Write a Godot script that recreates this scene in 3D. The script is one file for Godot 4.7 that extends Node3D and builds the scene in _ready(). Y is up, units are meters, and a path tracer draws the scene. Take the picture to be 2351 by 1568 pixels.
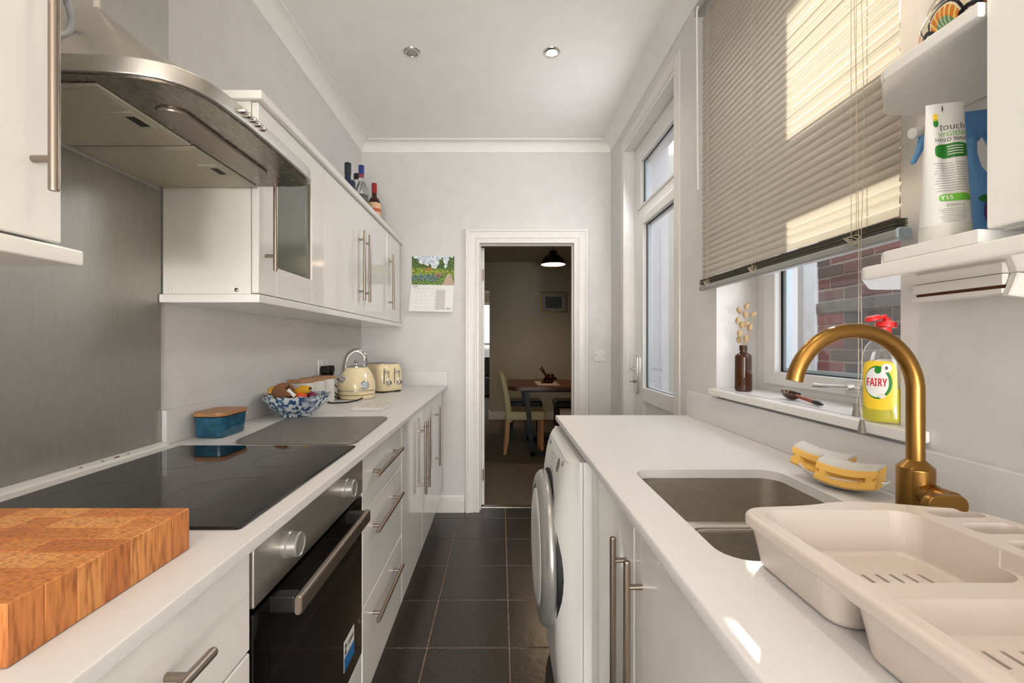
extends Node3D
# A galley kitchen. Builder coordinates are (X right, Y up, D metres ahead of the camera); MB turns them into Godot's (X, Y, -D).

const F := 1045.0          # focal length in pixels of the 2351 x 1568 frame
const EYE := 1.207         # height of the lens
const TOP := 0.91          # worktop height
const WL := -1.0           # left wall
const WR := 0.80           # right wall
const FAR := 3.28          # wall with the doorway
const CEIL := 2.655

var M := {}
var taken := {}


func _ready() -> void:
	# ---- camera
	var cam := Camera3D.new()
	cam.name = "camera"
	add_child(cam)
	cam.position = Vector3(0, EYE, 0)
	cam.set_frustum(2.0 * 0.05 * 784.0 / F, Vector2(27.5, 6.0) / F * 0.05, 0.05, 120.0)
	cam.current = true
	# ---- sky and exposure
	var sky := ProceduralSkyMaterial.new()
	sky.sky_top_color = Color(0.72, 0.78, 0.86)
	sky.sky_horizon_color = Color(0.94, 0.94, 0.94)
	sky.ground_horizon_color = Color(0.72, 0.72, 0.70)
	sky.ground_bottom_color = Color(0.50, 0.49, 0.47)
	sky.sky_energy_multiplier = 2.2
	sky.ground_energy_multiplier = 1.0
	var env := Environment.new()
	env.background_mode = Environment.BG_SKY
	env.sky = Sky.new()
	env.sky.sky_material = sky
	env.tonemap_mode = Environment.TONE_MAPPER_LINEAR
	env.tonemap_exposure = 1.07
	env.sdfgi_enabled = true
	env.ssao_enabled = true
	env.ssil_enabled = true
	var we := WorldEnvironment.new()
	we.name = "world_environment"
	we.environment = env
	add_child(we)
	# ---- sun
	var sun := DirectionalLight3D.new()
	sun.name = "sun"
	add_child(sun)
	sun.look_at_from_position(Vector3(1.0, 1.1, -1.4), Vector3.ZERO)
	sun.light_color = Color(1.0, 0.97, 0.92)
	sun.light_energy = 10.0
	sun.light_angular_distance = 0.6
	sun.shadow_enabled = true
	# ---- unseen lights: for a large window behind the camera, and the dining room window
	area_light("unseen_rear_daylight", Vector3(-0.1, 0.95, -3.70), Vector3(0, 0, -1), Vector2(1.6, 1.7), Color(0.98, 0.99, 1.0), 9.5)  # out of view, lights the kitchen from behind the camera
	area_light("unseen_dining_daylight", Vector3(2.3, 1.3, -5.9), Vector3(-1, 0, 0), Vector2(1.4, 1.3), Color(0.93, 0.97, 1.0), 9.0)  # unseen lamp, meant as daylight for the dining room
	area_light("unseen_door_light", Vector3(0.845, 2.12, 2.5), Vector3(-1, -0.25, 0.0), Vector2(0.5, 0.30), Color(0.97, 0.985, 1.0), 0.6)  # unseen lamp inside the back door glass, lights left units and floor
	area_light("unseen_sink_window_light", Vector3(0.925, 1.6, 1.295), Vector3(-1, 0.0, 0.0), Vector2(0.62, 1.0), Color(0.97, 0.985, 1.0), 0.14)  # unseen lamp between pane and blind, lights the blind from behind
	materials()
	# ---- large structure
	shell()
	windows_and_doors()
	dining_room()
	outside()
	# ---- furniture and fittings
	left_base_units()
	left_worktop()
	left_wall_units()
	cooker_hood()
	right_base_units()
	right_worktop()
	right_wall_units()
	blind()
	# ---- small things
	left_worktop_things()
	right_worktop_things()
	sill_things()
	shelf_things()
	wall_things()
	dining_things()


func area_light(called: String, at: Vector3, towards: Vector3, size: Vector2, c: Color, energy: float) -> void:
	var l := AreaLight3D.new()
	l.name = called
	add_child(l)
	l.look_at_from_position(Vector3(at.x, at.y, -at.z), Vector3(at.x, at.y, -at.z) + towards)
	l.area_size = size
	l.area_normalize_energy = true
	l.light_color = c
	l.light_energy = energy
	l.shadow_enabled = true
	l.set("area_range", 12.0)
	l.set("area_attenuation", 2.0)


# ------------------------------------------------------------------ helpers
func numbered(called: String, parent: Node) -> String:
	var key := str(parent.get_instance_id()) + called
	taken[key] = taken.get(key, -1) + 1
	return called if taken[key] == 0 else "%s_%03d" % [called, taken[key]]


func tag(o: Node3D, label: String, category := "", group := "", kind := "") -> Node3D:
	if label: o.set_meta("label", label)
	if category: o.set_meta("category", category)
	if group: o.set_meta("group", group)
	if kind: o.set_meta("kind", kind)
	return o


func thing(called: String, label: String, category: String, at := Vector3.ZERO, group := "", kind := "") -> Node3D:
	var o := Node3D.new()
	o.name = numbered(called, self)
	add_child(o)
	o.position = Vector3(at.x, at.y, -at.z)
	return tag(o, label, category, group, kind)


func origin_of(o: Node) -> Vector3:
	var s := Vector3.ZERO
	while o is Node3D and o != self:
		s += o.position
		o = o.get_parent()
	return s


func obj(called: String, mb: MB, mat: Material, parent: Node = self) -> MeshInstance3D:
	var o := MeshInstance3D.new()
	o.name = numbered(called, parent)
	o.mesh = mb.mesh(-origin_of(parent))
	o.material_override = mat
	parent.add_child(o)
	return o


func solo(called: String, mb: MB, mat: Material, label: String, category: String, group := "", kind := "") -> MeshInstance3D:
	# a thing that is one mesh, its node standing at the foot of its mesh
	var o := MeshInstance3D.new()
	o.name = numbered(called, self)
	var lo := mb.p[0]
	var hi := mb.p[0]
	for q in mb.p:
		lo = lo.min(q)
		hi = hi.max(q)
	o.position = Vector3((lo.x + hi.x) / 2, lo.y, (lo.z + hi.z) / 2)
	o.mesh = mb.mesh(-o.position)
	o.material_override = mat
	add_child(o)
	tag(o, label, category, group, kind)
	return o


func copy(o: Node3D, at: Vector3, label := "") -> Node3D:
	var c: Node3D = o.duplicate()
	var base := String(o.name)
	c.name = numbered(base, self)
	add_child(c)
	c.position = Vector3(at.x, at.y, -at.z)
	if label: c.set_meta("label", label)
	return c


func csg(called: String, mat: Material, parent: Node, solids: Array, holes: Array) -> CSGCombiner3D:
	var c := CSGCombiner3D.new()
	c.name = numbered(called, parent)
	parent.add_child(c)
	var shift := -origin_of(parent)
	for k in solids.size() + holes.size():
		var m := CSGMesh3D.new()
		m.name = "solid_%03d" % k if k < solids.size() else "hole_%03d" % k
		m.mesh = (solids[k] if k < solids.size() else holes[k - solids.size()]).mesh(shift)
		m.material = mat
		m.operation = CSGShape3D.OPERATION_UNION if k < solids.size() else CSGShape3D.OPERATION_SUBTRACTION
		c.add_child(m)
	return c


func boxes(list: Array, r := 0.0) -> MB:
	# members that meet are set back a hair from one another, so that no two faces share a plane
	var m := MB.new()
	for k in list.size():
		var e := Vector3.ONE * 0.00025 * k
		if r > 0.0:
			m.rbox(list[k][0] + e, list[k][1] - e, r)
		else:
			m.box(list[k][0] + e, list[k][1] - e)
	return m


func slabs(list: Array) -> MB:
	var m := MB.new()
	for b in list:
		m.box(b[0], b[1])
	return m


func V(x: float, y: float, d: float) -> Vector3:
	return Vector3(x, y, d)


func at_px(px: float, py: float, d: float) -> Vector3:
	return Vector3((px - 1148.0) * d / F, EYE - (py - 790.0) * d / F, d)


func rrect(a0: float, b0: float, a1: float, b1: float, r: float, seg := 5) -> PackedVector2Array:
	var o := PackedVector2Array()
	var c := [[a1 - r, b0 + r, -PI / 2], [a1 - r, b1 - r, 0.0], [a0 + r, b1 - r, PI / 2], [a0 + r, b0 + r, PI]]
	for q in c:
		for k in seg + 1:
			var t: float = q[2] + PI / 2 * k / seg
			o.append(Vector2(q[0] + cos(t) * r, q[1] + sin(t) * r))
	return o


func rect2(x0: float, y0: float, x1: float, y1: float) -> PackedVector2Array:
	return PackedVector2Array([Vector2(x0, y0), Vector2(x1, y0), Vector2(x1, y1), Vector2(x0, y0), Vector2(x1, y1), Vector2(x0, y1)])


func oval(a: float, b: float, ra: float, rb: float, n := 28) -> PackedVector2Array:
	var o := PackedVector2Array()
	for k in n:
		o.append(Vector2(a + cos(TAU * k / n) * ra, b + sin(TAU * k / n) * rb))
	return o


func lettering(words: String, height: float, bold := false) -> PackedVector2Array:
	# flat triangles of a line of text, centred, in metres
	var t := TextMesh.new()
	var f := SystemFont.new()
	f.font_names = PackedStringArray(["Droid Sans"])
	f.font_weight = 700 if bold else 400
	t.font = f
	t.text = words
	t.font_size = 32
	t.pixel_size = height / 24.0
	t.depth = 0.0
	t.curve_step = 2.0
	var out := PackedVector2Array()
	if t.get_surface_count() == 0:
		return out
	var s := t.surface_get_arrays(0)
	var v: PackedVector3Array = s[Mesh.ARRAY_VERTEX]
	var n: PackedVector3Array = s[Mesh.ARRAY_NORMAL]
	var ix: PackedInt32Array = s[Mesh.ARRAY_INDEX] if s[Mesh.ARRAY_INDEX] != null else PackedInt32Array(range(v.size()))
	for k in ix.size() / 3:
		if n[ix[k * 3]].z > 0.5:
			for j in 3:
				out.append(Vector2(v[ix[k * 3 + j]].x, v[ix[k * 3 + j]].y))
	return out


func print_on(mb: MB, flat: PackedVector2Array, where: Callable, off := Vector2.ZERO) -> void:
	# lays flat triangles on a surface: where(u, v) gives the point of the surface
	for k in flat.size() / 3:
		mb.tri(where.call(flat[k * 3] + off), where.call(flat[k * 3 + 1] + off), where.call(flat[k * 3 + 2] + off))


func patch(c: Vector2, half: Vector2, power := 2.0, cols := 14) -> PackedVector2Array:
	# a filled superellipse cut into upright strips, so that it bends with the surface it lies on
	var o := PackedVector2Array()
	for k in cols:
		var u0 := -cos(PI * k / cols)
		var u1 := -cos(PI * (k + 1) / cols)
		var h0 := pow(maxf(0.0, 1.0 - pow(absf(u0), power)), 1.0 / power)
		var h1 := pow(maxf(0.0, 1.0 - pow(absf(u1), power)), 1.0 / power)
		var q := [Vector2(u0, -h0), Vector2(u1, -h1), Vector2(u1, h1), Vector2(u0, h0)]
		for j in [0, 1, 2, 0, 2, 3]:
			o.append(c + q[j] * half)
	return o


func plane(at: Vector3, right: Vector3, up: Vector3) -> Callable:
	return func(q: Vector2) -> Vector3: return at + right * q.x + up * q.y


func bar_handle(parent: Node, at: Vector3, axis: Vector3, length: float, towards: Vector3) -> MeshInstance3D:
	# satin bar handle: `at` is the middle of the bar, `towards` leads from the bar to the front it is screwed to
	var m := MB.new()
	var h := axis * length / 2
	m.tube([at - h, at - h * 0.985, at + h * 0.985, at + h], [0.0056, 0.0066, 0.0066, 0.0056], 14)
	for s in [-0.74, 0.74]:
		m.tube([at + h * s, at + h * s + towards], [0.0052, 0.0052], 12)
	return obj("handle", m, M.satin, parent)


# ------------------------------------------------------------------ materials
func noise(freq: float, oct := 3, seed_ := 1, kind := FastNoiseLite.TYPE_SIMPLEX_SMOOTH) -> FastNoiseLite:
	var n := FastNoiseLite.new()
	n.seed = seed_
	n.frequency = freq
	n.noise_type = kind
	n.fractal_octaves = oct
	return n


func noise_tex(freq: float, ramp: Array, oct := 3, seed_ := 1, size := 256, kind := FastNoiseLite.TYPE_SIMPLEX_SMOOTH) -> NoiseTexture2D:
	# ramp: [offset, colour] pairs
	var t := NoiseTexture2D.new()
	t.width = size
	t.height = size
	t.seamless = true
	t.noise = noise(freq, oct, seed_, kind)
	if ramp.size():
		var g := Gradient.new()
		var offs := PackedFloat32Array()
		var cols := PackedColorArray()
		for r in ramp:
			offs.append(r[0])
			cols.append(r[1])
		g.offsets = offs
		g.colors = cols
		t.color_ramp = g
	return t


func grey(v: float) -> Color:
	return Color(v, v, v)


func plain(c: Color, rough := 0.5, metal := 0.0) -> StandardMaterial3D:
	var m := StandardMaterial3D.new()
	m.albedo_color = c
	m.roughness = rough
	m.metallic = metal
	return m


func tri_map(m: StandardMaterial3D, scale: Vector3, world := true) -> StandardMaterial3D:
	m.uv1_triplanar = true
	m.uv1_world_triplanar = world
	m.uv1_scale = scale
	m.uv1_triplanar_sharpness = 6.0
	return m


func toned(c: Color, rough: float, freq: float, spread: float, scale: Vector3, metal := 0.0, seed_ := 3, world := true, oct := 3) -> StandardMaterial3D:
	# a colour with a fine variation of its own
	var m := plain(c, rough, metal)
	m.albedo_texture = noise_tex(freq, [[0.0, grey(1.0 - spread)], [1.0, grey(1.0)]], oct, seed_)
	return tri_map(m, scale, world)


func glassy(c: Color, alpha: float, rough := 0.03) -> StandardMaterial3D:
	var m := plain(Color(c.r, c.g, c.b, alpha), rough)
	m.transparency = BaseMaterial3D.TRANSPARENCY_ALPHA
	return m


func solid_glass(c: Color, alpha: float, rough := 0.02) -> StandardMaterial3D:
	var m := plain(Color(c.r, c.g, c.b, alpha), rough)
	m.refraction_enabled = true
	m.refraction_scale = 0.05
	return m


func brushed(c: Color, rough: float, scale: Vector3, spread := 0.25) -> StandardMaterial3D:
	var m := plain(c, rough, 1.0)
	m.albedo_texture = noise_tex(0.05, [[0.0, grey(1.0 - spread)], [1.0, grey(1.0)]], 4, 11)
	m.roughness_texture = noise_tex(0.04, [[0.0, grey(0.75)], [1.0, grey(1.0)]], 4, 12)
	return tri_map(m, scale)


func glow(c: Color, energy: float) -> StandardMaterial3D:
	var m := plain(c, 0.6)
	m.emission_enabled = true
	m.emission = c
	m.emission_energy_multiplier = energy
	return m


func materials() -> void:
	M.wall = toned(Color(0.878, 0.870, 0.864), 0.75, 0.02, 0.03, Vector3.ONE * 1.3)
	M.ceiling = toned(Color(0.955, 0.95, 0.935), 0.85, 0.02, 0.02, Vector3.ONE)
	M.trim = toned(Color(0.925, 0.91, 0.89), 0.35, 0.03, 0.03, Vector3.ONE * 2)
	M.upvc = plain(Color(0.925, 0.92, 0.91), 0.22)
	M.gloss = plain(Color(0.93, 0.925, 0.91), 0.07)
	M.carcass = plain(Color(0.92, 0.92, 0.895), 0.3)
	M.quartz = toned(Color(0.885, 0.88, 0.878), 0.40, 0.2, 0.02, Vector3.ONE * 3)
	M.quartz.metallic_specular = 0.4
	M.satin = plain(Color(0.62, 0.575, 0.53), 0.3, 1.0)
	M.chrome = plain(Color(0.83, 0.83, 0.82), 0.08, 1.0)
	M.steel_v = brushed(Color(0.72, 0.71, 0.685), 0.5, Vector3(6, 0.8, 6), 0.04)
	M.steel_v.roughness_texture = null
	M.steel_h = brushed(Color(0.76, 0.745, 0.72), 0.36, Vector3(1.2, 12, 1.2), 0.03)
	M.steel_h.roughness_texture = null
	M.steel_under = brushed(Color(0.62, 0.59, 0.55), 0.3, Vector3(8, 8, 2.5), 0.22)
	M.sink = brushed(Color(0.78, 0.755, 0.71), 0.42, Vector3(1.5, 5, 1.5), 0.06)
	M.sink.metallic = 0.85
	M.gold = plain(Color(0.62, 0.465, 0.245), 0.29, 1.0)
	M.black_glass = plain(Color(0.012, 0.012, 0.013), 0.035)
	M.black = plain(Color(0.02, 0.02, 0.022), 0.4)
	M.hob = plain(Color(0.016, 0.015, 0.014), 0.05)
	M.rubber = plain(Color(0.03, 0.03, 0.03), 0.6)
	M.mesh = plain(Color(0.80, 0.77, 0.69), 0.45, 0.2)
	M.mesh.albedo_texture = dots_texture()
	tri_map(M.mesh, Vector3.ONE * 75)
	M.tile = []
	for k in 4:
		var t := toned(Color(0.26, 0.232, 0.212).lightened(0.02 * k), 0.3, 0.12, 0.45, Vector3.ONE * (2.0 + 0.2 * k), 0.0, 20 + k, true, 5)
		t.heightmap_enabled = true
		t.heightmap_texture = M.tile[0].heightmap_texture if k else noise_tex(0.05, [], 4, 33)
		t.heightmap_scale = 0.045
		M.tile.append(t)
	M.grout = toned(Color(0.60, 0.52, 0.47), 0.9, 0.05, 0.3, Vector3.ONE * 2)
	M.carpet = toned(Color(0.60, 0.54, 0.45), 1.0, 0.32, 0.6, Vector3.ONE * 2.2, 0.0, 5, true, 4)
	M.carpet.heightmap_enabled = true
	M.carpet.heightmap_texture = noise_tex(0.4, [], 2, 6)
	M.carpet.heightmap_scale = 0.5
	M.dining_wall = toned(Color(0.76, 0.735, 0.66), 0.8, 0.1, 0.05, Vector3.ONE * 2)
	M.blind = plain(Color(0.62, 0.585, 0.54), 0.4)
	M.blind.backlight_enabled = true
	M.blind.backlight = Color(0.60, 0.575, 0.51)
	M.rail = plain(Color(0.60, 0.61, 0.60), 0.35)
	M.slat_stack = plain(Color(0.42, 0.41, 0.35), 0.4)
	M.cord = plain(Color(0.80, 0.75, 0.67), 0.8)
	M.tassel = plain(Color(0.50, 0.48, 0.45), 0.45)
	M.glass = glassy(Color(0.95, 0.98, 0.98), 0.05)
	M.frost = plain(Color(0.42, 0.45, 0.42), 0.16)
	M.gasket = plain(Color(0.05, 0.05, 0.055), 0.6)
	M.spacer = plain(Color(0.70, 0.76, 0.79), 0.3, 0.3)
	M.beige = plain(Color(0.83, 0.785, 0.75), 0.33)
	M.grey_mat = toned(Color(0.47, 0.455, 0.44), 0.35, 0.05, 0.12, Vector3.ONE * 2)
	M.cream = plain(Color(0.93, 0.865, 0.71), 0.16)
	M.white_plastic = plain(Color(0.90, 0.90, 0.885), 0.25)
	M.machine = plain(Color(0.87, 0.87, 0.855), 0.3)
	M.silver = plain(Color(0.66, 0.66, 0.65), 0.28, 0.6)
	M.bamboo = toned(Color(0.78, 0.56, 0.37), 0.45, 0.04, 0.25, Vector3(4, 4, 30))
	M.oak_leg = toned(Color(0.80, 0.55, 0.30), 0.45, 0.04, 0.25, Vector3(30, 2, 30))
	M.table_wood = toned(Color(0.50, 0.27, 0.15), 0.4, 0.04, 0.55, Vector3(2, 8, 18), 0.0, 9, true, 5)
	M.black_metal = plain(Color(0.03, 0.03, 0.032), 0.45, 0.3)
	M.leather = toned(Color(0.72, 0.66, 0.47), 0.45, 0.1, 0.08, Vector3.ONE * 4)
	M.dark_leather = plain(Color(0.13, 0.13, 0.12), 0.4)
	M.bronze = plain(Color(0.36, 0.22, 0.10), 0.22, 1.0)
	M.blue_glaze = toned(Color(0.15, 0.42, 0.54), 0.12, 0.02, 0.35, Vector3(4, 6, 4), 0.0, 14)
	M.china = plain(Color(0.90, 0.89, 0.87), 0.15)
	M.sponge = toned(Color(1.0, 0.80, 0.42), 0.9, 0.2, 0.12, Vector3.ONE * 12)
	M.sponge.backlight_enabled = true
	M.sponge.backlight = Color(0.35, 0.22, 0.06)
	M.scourer = toned(Color(0.92, 0.91, 0.88), 0.9, 0.3, 0.2, Vector3.ONE * 12)
	M.amber = solid_glass(Color(0.30, 0.15, 0.05), 0.6)
	M.dried = toned(Color(0.84, 0.72, 0.54), 0.9, 0.2, 0.25, Vector3.ONE * 30)
	M.clear = solid_glass(Color(0.96, 0.97, 0.97), 0.02)
	M.clear_plastic = glassy(Color(0.92, 0.94, 0.93), 0.06, 0.05)
	M.liquid = plain(Color(0.88, 0.86, 0.09), 0.12)
	M.liquid.backlight_enabled = true
	M.liquid.backlight = Color(0.95, 0.92, 0.10)
	M.red = plain(Color(0.90, 0.20, 0.20), 0.35)
	M.yellow = plain(Color(0.97, 0.82, 0.22), 0.35)
	M.green = plain(Color(0.13, 0.50, 0.16), 0.4)
	M.lime = plain(Color(0.44, 0.76, 0.25), 0.4)
	M.white = plain(Color(0.93, 0.93, 0.92), 0.4)
	M.ink = plain(Color(0.36, 0.37, 0.37), 0.6)
	M.soft_ink = plain(Color(0.62, 0.62, 0.61), 0.6)
	M.red_ink = plain(Color(0.80, 0.10, 0.16), 0.5)
	M.blue_plastic = plain(Color(0.50, 0.72, 0.88), 0.28)
	M.blue_plastic.backlight_enabled = true
	M.blue_plastic.backlight = Color(0.42, 0.66, 0.86)
	M.dark_blue = plain(Color(0.09, 0.16, 0.32), 0.3)
	M.bottle_blue = plain(Color(0.10, 0.17, 0.28), 0.2)
	M.purple = plain(Color(0.42, 0.22, 0.50), 0.5)
	M.bourbon = plain(Color(0.20, 0.08, 0.05), 0.1)
	M.label_cream = plain(Color(0.90, 0.75, 0.60), 0.6)
	M.mortar = toned(Color(0.76, 0.66, 0.60), 0.95, 0.1, 0.4, Vector3.ONE * 3)
	M.brick = []
	for c in [Color(0.58, 0.27, 0.245), Color(0.50, 0.25, 0.225), Color(0.40, 0.25, 0.225), Color(0.66, 0.25, 0.25)]:
		M.brick.append(toned(c, 0.9, 0.08, 0.5, Vector3.ONE * 4, 0.0, 40, true, 5))
	M.soot = []
	for c in [Color(0.34, 0.265, 0.235), Color(0.41, 0.325, 0.29), Color(0.28, 0.22, 0.20)]:
		M.soot.append(toned(c, 0.9, 0.08, 0.5, Vector3.ONE * 4, 0.0, 41, true, 5))
	M.stone = toned(Color(0.44, 0.41, 0.38), 0.9, 0.08, 0.3, Vector3.ONE * 3)
	M.render = toned(Color(0.80, 0.76, 0.73), 0.9, 0.05, 0.08, Vector3.ONE)
	M.concrete = toned(Color(0.55, 0.54, 0.52), 0.9, 0.05, 0.3, Vector3.ONE)
	M.spoon_handle = plain(Color(0.55, 0.22, 0.10), 0.3)
	M.banana = toned(Color(0.93, 0.70, 0.16), 0.45, 0.05, 0.2, Vector3.ONE * 8)
	M.knit = toned(Color(0.62, 0.43, 0.29), 0.95, 0.15, 0.25, Vector3(30, 60, 30))
	M.net_orange = plain(Color(0.95, 0.33, 0.14), 0.4)
	M.plum = plain(Color(0.45, 0.10, 0.20), 0.25)
	M.marble = toned(Color(0.90, 0.89, 0.88), 0.2, 0.02, 0.12, Vector3.ONE * 6, 0.0, 50, true, 5)
	M.gilt = plain(Color(0.55, 0.44, 0.24), 0.35, 0.8)
	M.mount = plain(Color(0.70, 0.69, 0.63), 0.6)
	M.block = []
	for k in 6:
		M.block.append(wood_block(k))
	M.delft = plain(Color.WHITE, 0.1)
	M.delft.albedo_texture = noise_tex(0.035, [[0.0, Color(0.06, 0.14, 0.30)], [0.40, Color(0.13, 0.27, 0.46)], [0.47, Color(0.45, 0.57, 0.68)], [0.54, Color(0.82, 0.85, 0.85)], [1.0, Color(0.90, 0.91, 0.89)]], 4, 61, 512)
	tri_map(M.delft, Vector3.ONE * 2.4)
	M.bulb_on = glow(Color(1.0, 0.84, 0.62), 9.0)
	M.bulb_off = plain(Color(0.62, 0.62, 0.60), 0.2)


func dots_texture() -> ImageTexture:
	# a filter of expanded metal: little holes in rows
	var im := Image.create(32, 32, false, Image.FORMAT_RGB8)
	for y in 32:
		for x in 32:
			var u := fposmod(x / 8.0 + (0.5 if (y / 8) % 2 else 0.0), 1.0) - 0.5
			var v := fposmod(y / 8.0, 1.0) - 0.5
			im.set_pixel(x, y, grey(0.45) if u * u + v * v < 0.07 else grey(1.0))
	im.generate_mipmaps()
	return ImageTexture.create_from_image(im)


func wood_block(k: int) -> StandardMaterial3D:
	var c: Color = [Color(0.90, 0.62, 0.36), Color(0.87, 0.58, 0.32), Color(0.83, 0.53, 0.29), Color(0.92, 0.66, 0.40), Color(0.85, 0.55, 0.30), Color(0.79, 0.49, 0.26)][k]
	var m := plain(c, 0.42)
	var t := noise_tex(0.03, [[0.0, Color(0.66, 0.58, 0.50)], [0.5, Color(0.92, 0.90, 0.86)], [1.0, Color(1, 1, 1)]], 5, 70 + k)
	m.albedo_texture = t
	# grain runs upwards, as in an end-grain block
	return tri_map(m, Vector3(16, 2.2, 16))


# ------------------------------------------------------------------ the room
func shell() -> void:
	solo("wall_left", slabs([[V(-1.2, -0.1, -3.8), V(WL, 2.75, 3.40)]]), M.wall, "pale grey painted wall behind the cooker hood and wall cupboards", "wall", "", "structure")
	solo("wall_far", slabs([[V(WL, -0.1, FAR), V(-0.175, CEIL, 3.40)], [V(0.558, -0.1, FAR), V(WR, CEIL, 3.40)], [V(-0.175, 1.96, FAR), V(0.558, CEIL, 3.40)]]), M.wall, "pale grey end wall with the doorway to the dining room", "wall", "", "structure")
	solo("wall_right", slabs([
		[V(WR, -0.1, -3.8), V(1.10, 2.75, 0.909)], [V(WR, -0.1, 0.909), V(1.10, 1.02, 1.682)], [V(WR, 2.45, 0.909), V(1.10, 2.75, 1.682)],
		[V(WR, -0.1, 1.682), V(1.10, 2.75, 2.06)], [V(WR, 2.50, 2.06), V(1.10, 2.75, 2.97)], [V(WR, -0.1, 2.97), V(1.10, 2.75, 3.40)]]), M.wall, "pale grey wall with the window over the sink and the back door", "wall", "", "structure")
	solo("wall_rear", slabs([[V(-1.2, -0.1, -3.9), V(-0.95, 2.75, -3.8)], [V(0.75, -0.1, -3.9), V(1.1, 2.75, -3.8)], [V(-0.95, -0.1, -3.9), V(0.75, 0.05, -3.8)], [V(-0.95, 2.1, -3.9), V(0.75, 2.75, -3.8)]]), M.wall, "unseen pale grey wall behind the viewpoint with an unseen large window", "wall", "", "structure")
	solo("ceiling", slabs([[V(-1.0, CEIL, -3.8), V(0.80, 2.75, FAR)]]), M.ceiling, "white painted kitchen ceiling with two recessed spotlights", "ceiling", "", "structure")
	# floor of dark square tiles, each a piece of its own, sunk in grout
	var fl := solo("floor", slabs([[V(-1.0, -0.1, -3.8), V(0.80, -0.0018, 3.355)]]), M.grout, "dark grey square floor tiles with pale brown grout", "floor", "", "structure")
	var tm := []
	for k in 3:
		var m := MB.new()
		m.rbox(V(-0.1603, -0.004, -0.165), V(0.1603, 0.0, 0.165), 0.0018, 1)
		tm.append(m.mesh())
	var rng := RandomNumberGenerator.new()
	rng.seed = 4
	for r in range(-5, 5):
		for c in range(-3, 2):
			var o := MeshInstance3D.new()
			o.name = numbered("tile", fl)
			var d := 1.8096 + 0.3365 * (r + 0.5)
			if r == 4:
				continue
			o.mesh = tm[rng.randi() % 3]
			o.material_override = M.tile[rng.randi() % 4]
			fl.add_child(o)
			o.position = Vector3(0.037 + 0.327 * (c + 0.5), rng.randf() * 0.0006, -d) - fl.position
	# the cut row at the doorway
	for c in range(-3, 2):
		var m := MB.new()
		m.rbox(V(0.037 + 0.327 * c + 0.0035, -0.004, 3.1595), V(0.037 + 0.327 * (c + 1) - 0.0035, 0.0, 3.352), 0.0018, 1)
		obj("tile", m, M.tile[(c + 4) % 4], fl)
	# coving round the ceiling
	var prof := [[0.0, 0.0], [0.078, 0.0], [0.078, -0.007], [0.070, -0.007]]
	for k in range(1, 9):
		var t := PI / 2 * k / 8
		prof.append([0.070 - sin(t) * 0.062, -0.007 - (1 - cos(t)) * 0.056])
	prof.append([0.008, -0.070])
	prof.append([0.0, -0.070])
	var cv := MB.new()
	cv.ang = 30
	cv.sweep([V(WL, CEIL, -3.8), V(WL, CEIL, FAR), V(WR, CEIL, FAR), V(WR, CEIL, -3.8)], Vector3.UP, prof)
	solo("trim_1", cv, M.ceiling, "white concave coving between ceiling and walls", "coving", "", "structure")
	# skirting on the end wall, either side of the doorway
	var sk := [[0.0, 0.0], [0.022, 0.0], [0.022, 0.085], [0.019, 0.092], [0.021, 0.098], [0.018, 0.106], [0.010, 0.112], [0.008, 0.12], [0.0, 0.12]]
	var sb := MB.new()
	sb.sweep([V(-1.0, 0, FAR), V(-0.255, 0, FAR)], Vector3.UP, sk)
	solo("baseboard_far", sb, M.trim, "white moulded skirting board left of the doorway", "skirting board", "", "structure")
	var sb2 := MB.new()
	sb2.sweep([V(0.645, 0, FAR), V(WR, 0, FAR)], Vector3.UP, sk)
	solo("baseboard_far", sb2, M.trim, "white moulded skirting board right of the doorway", "skirting board", "", "structure")


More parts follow.
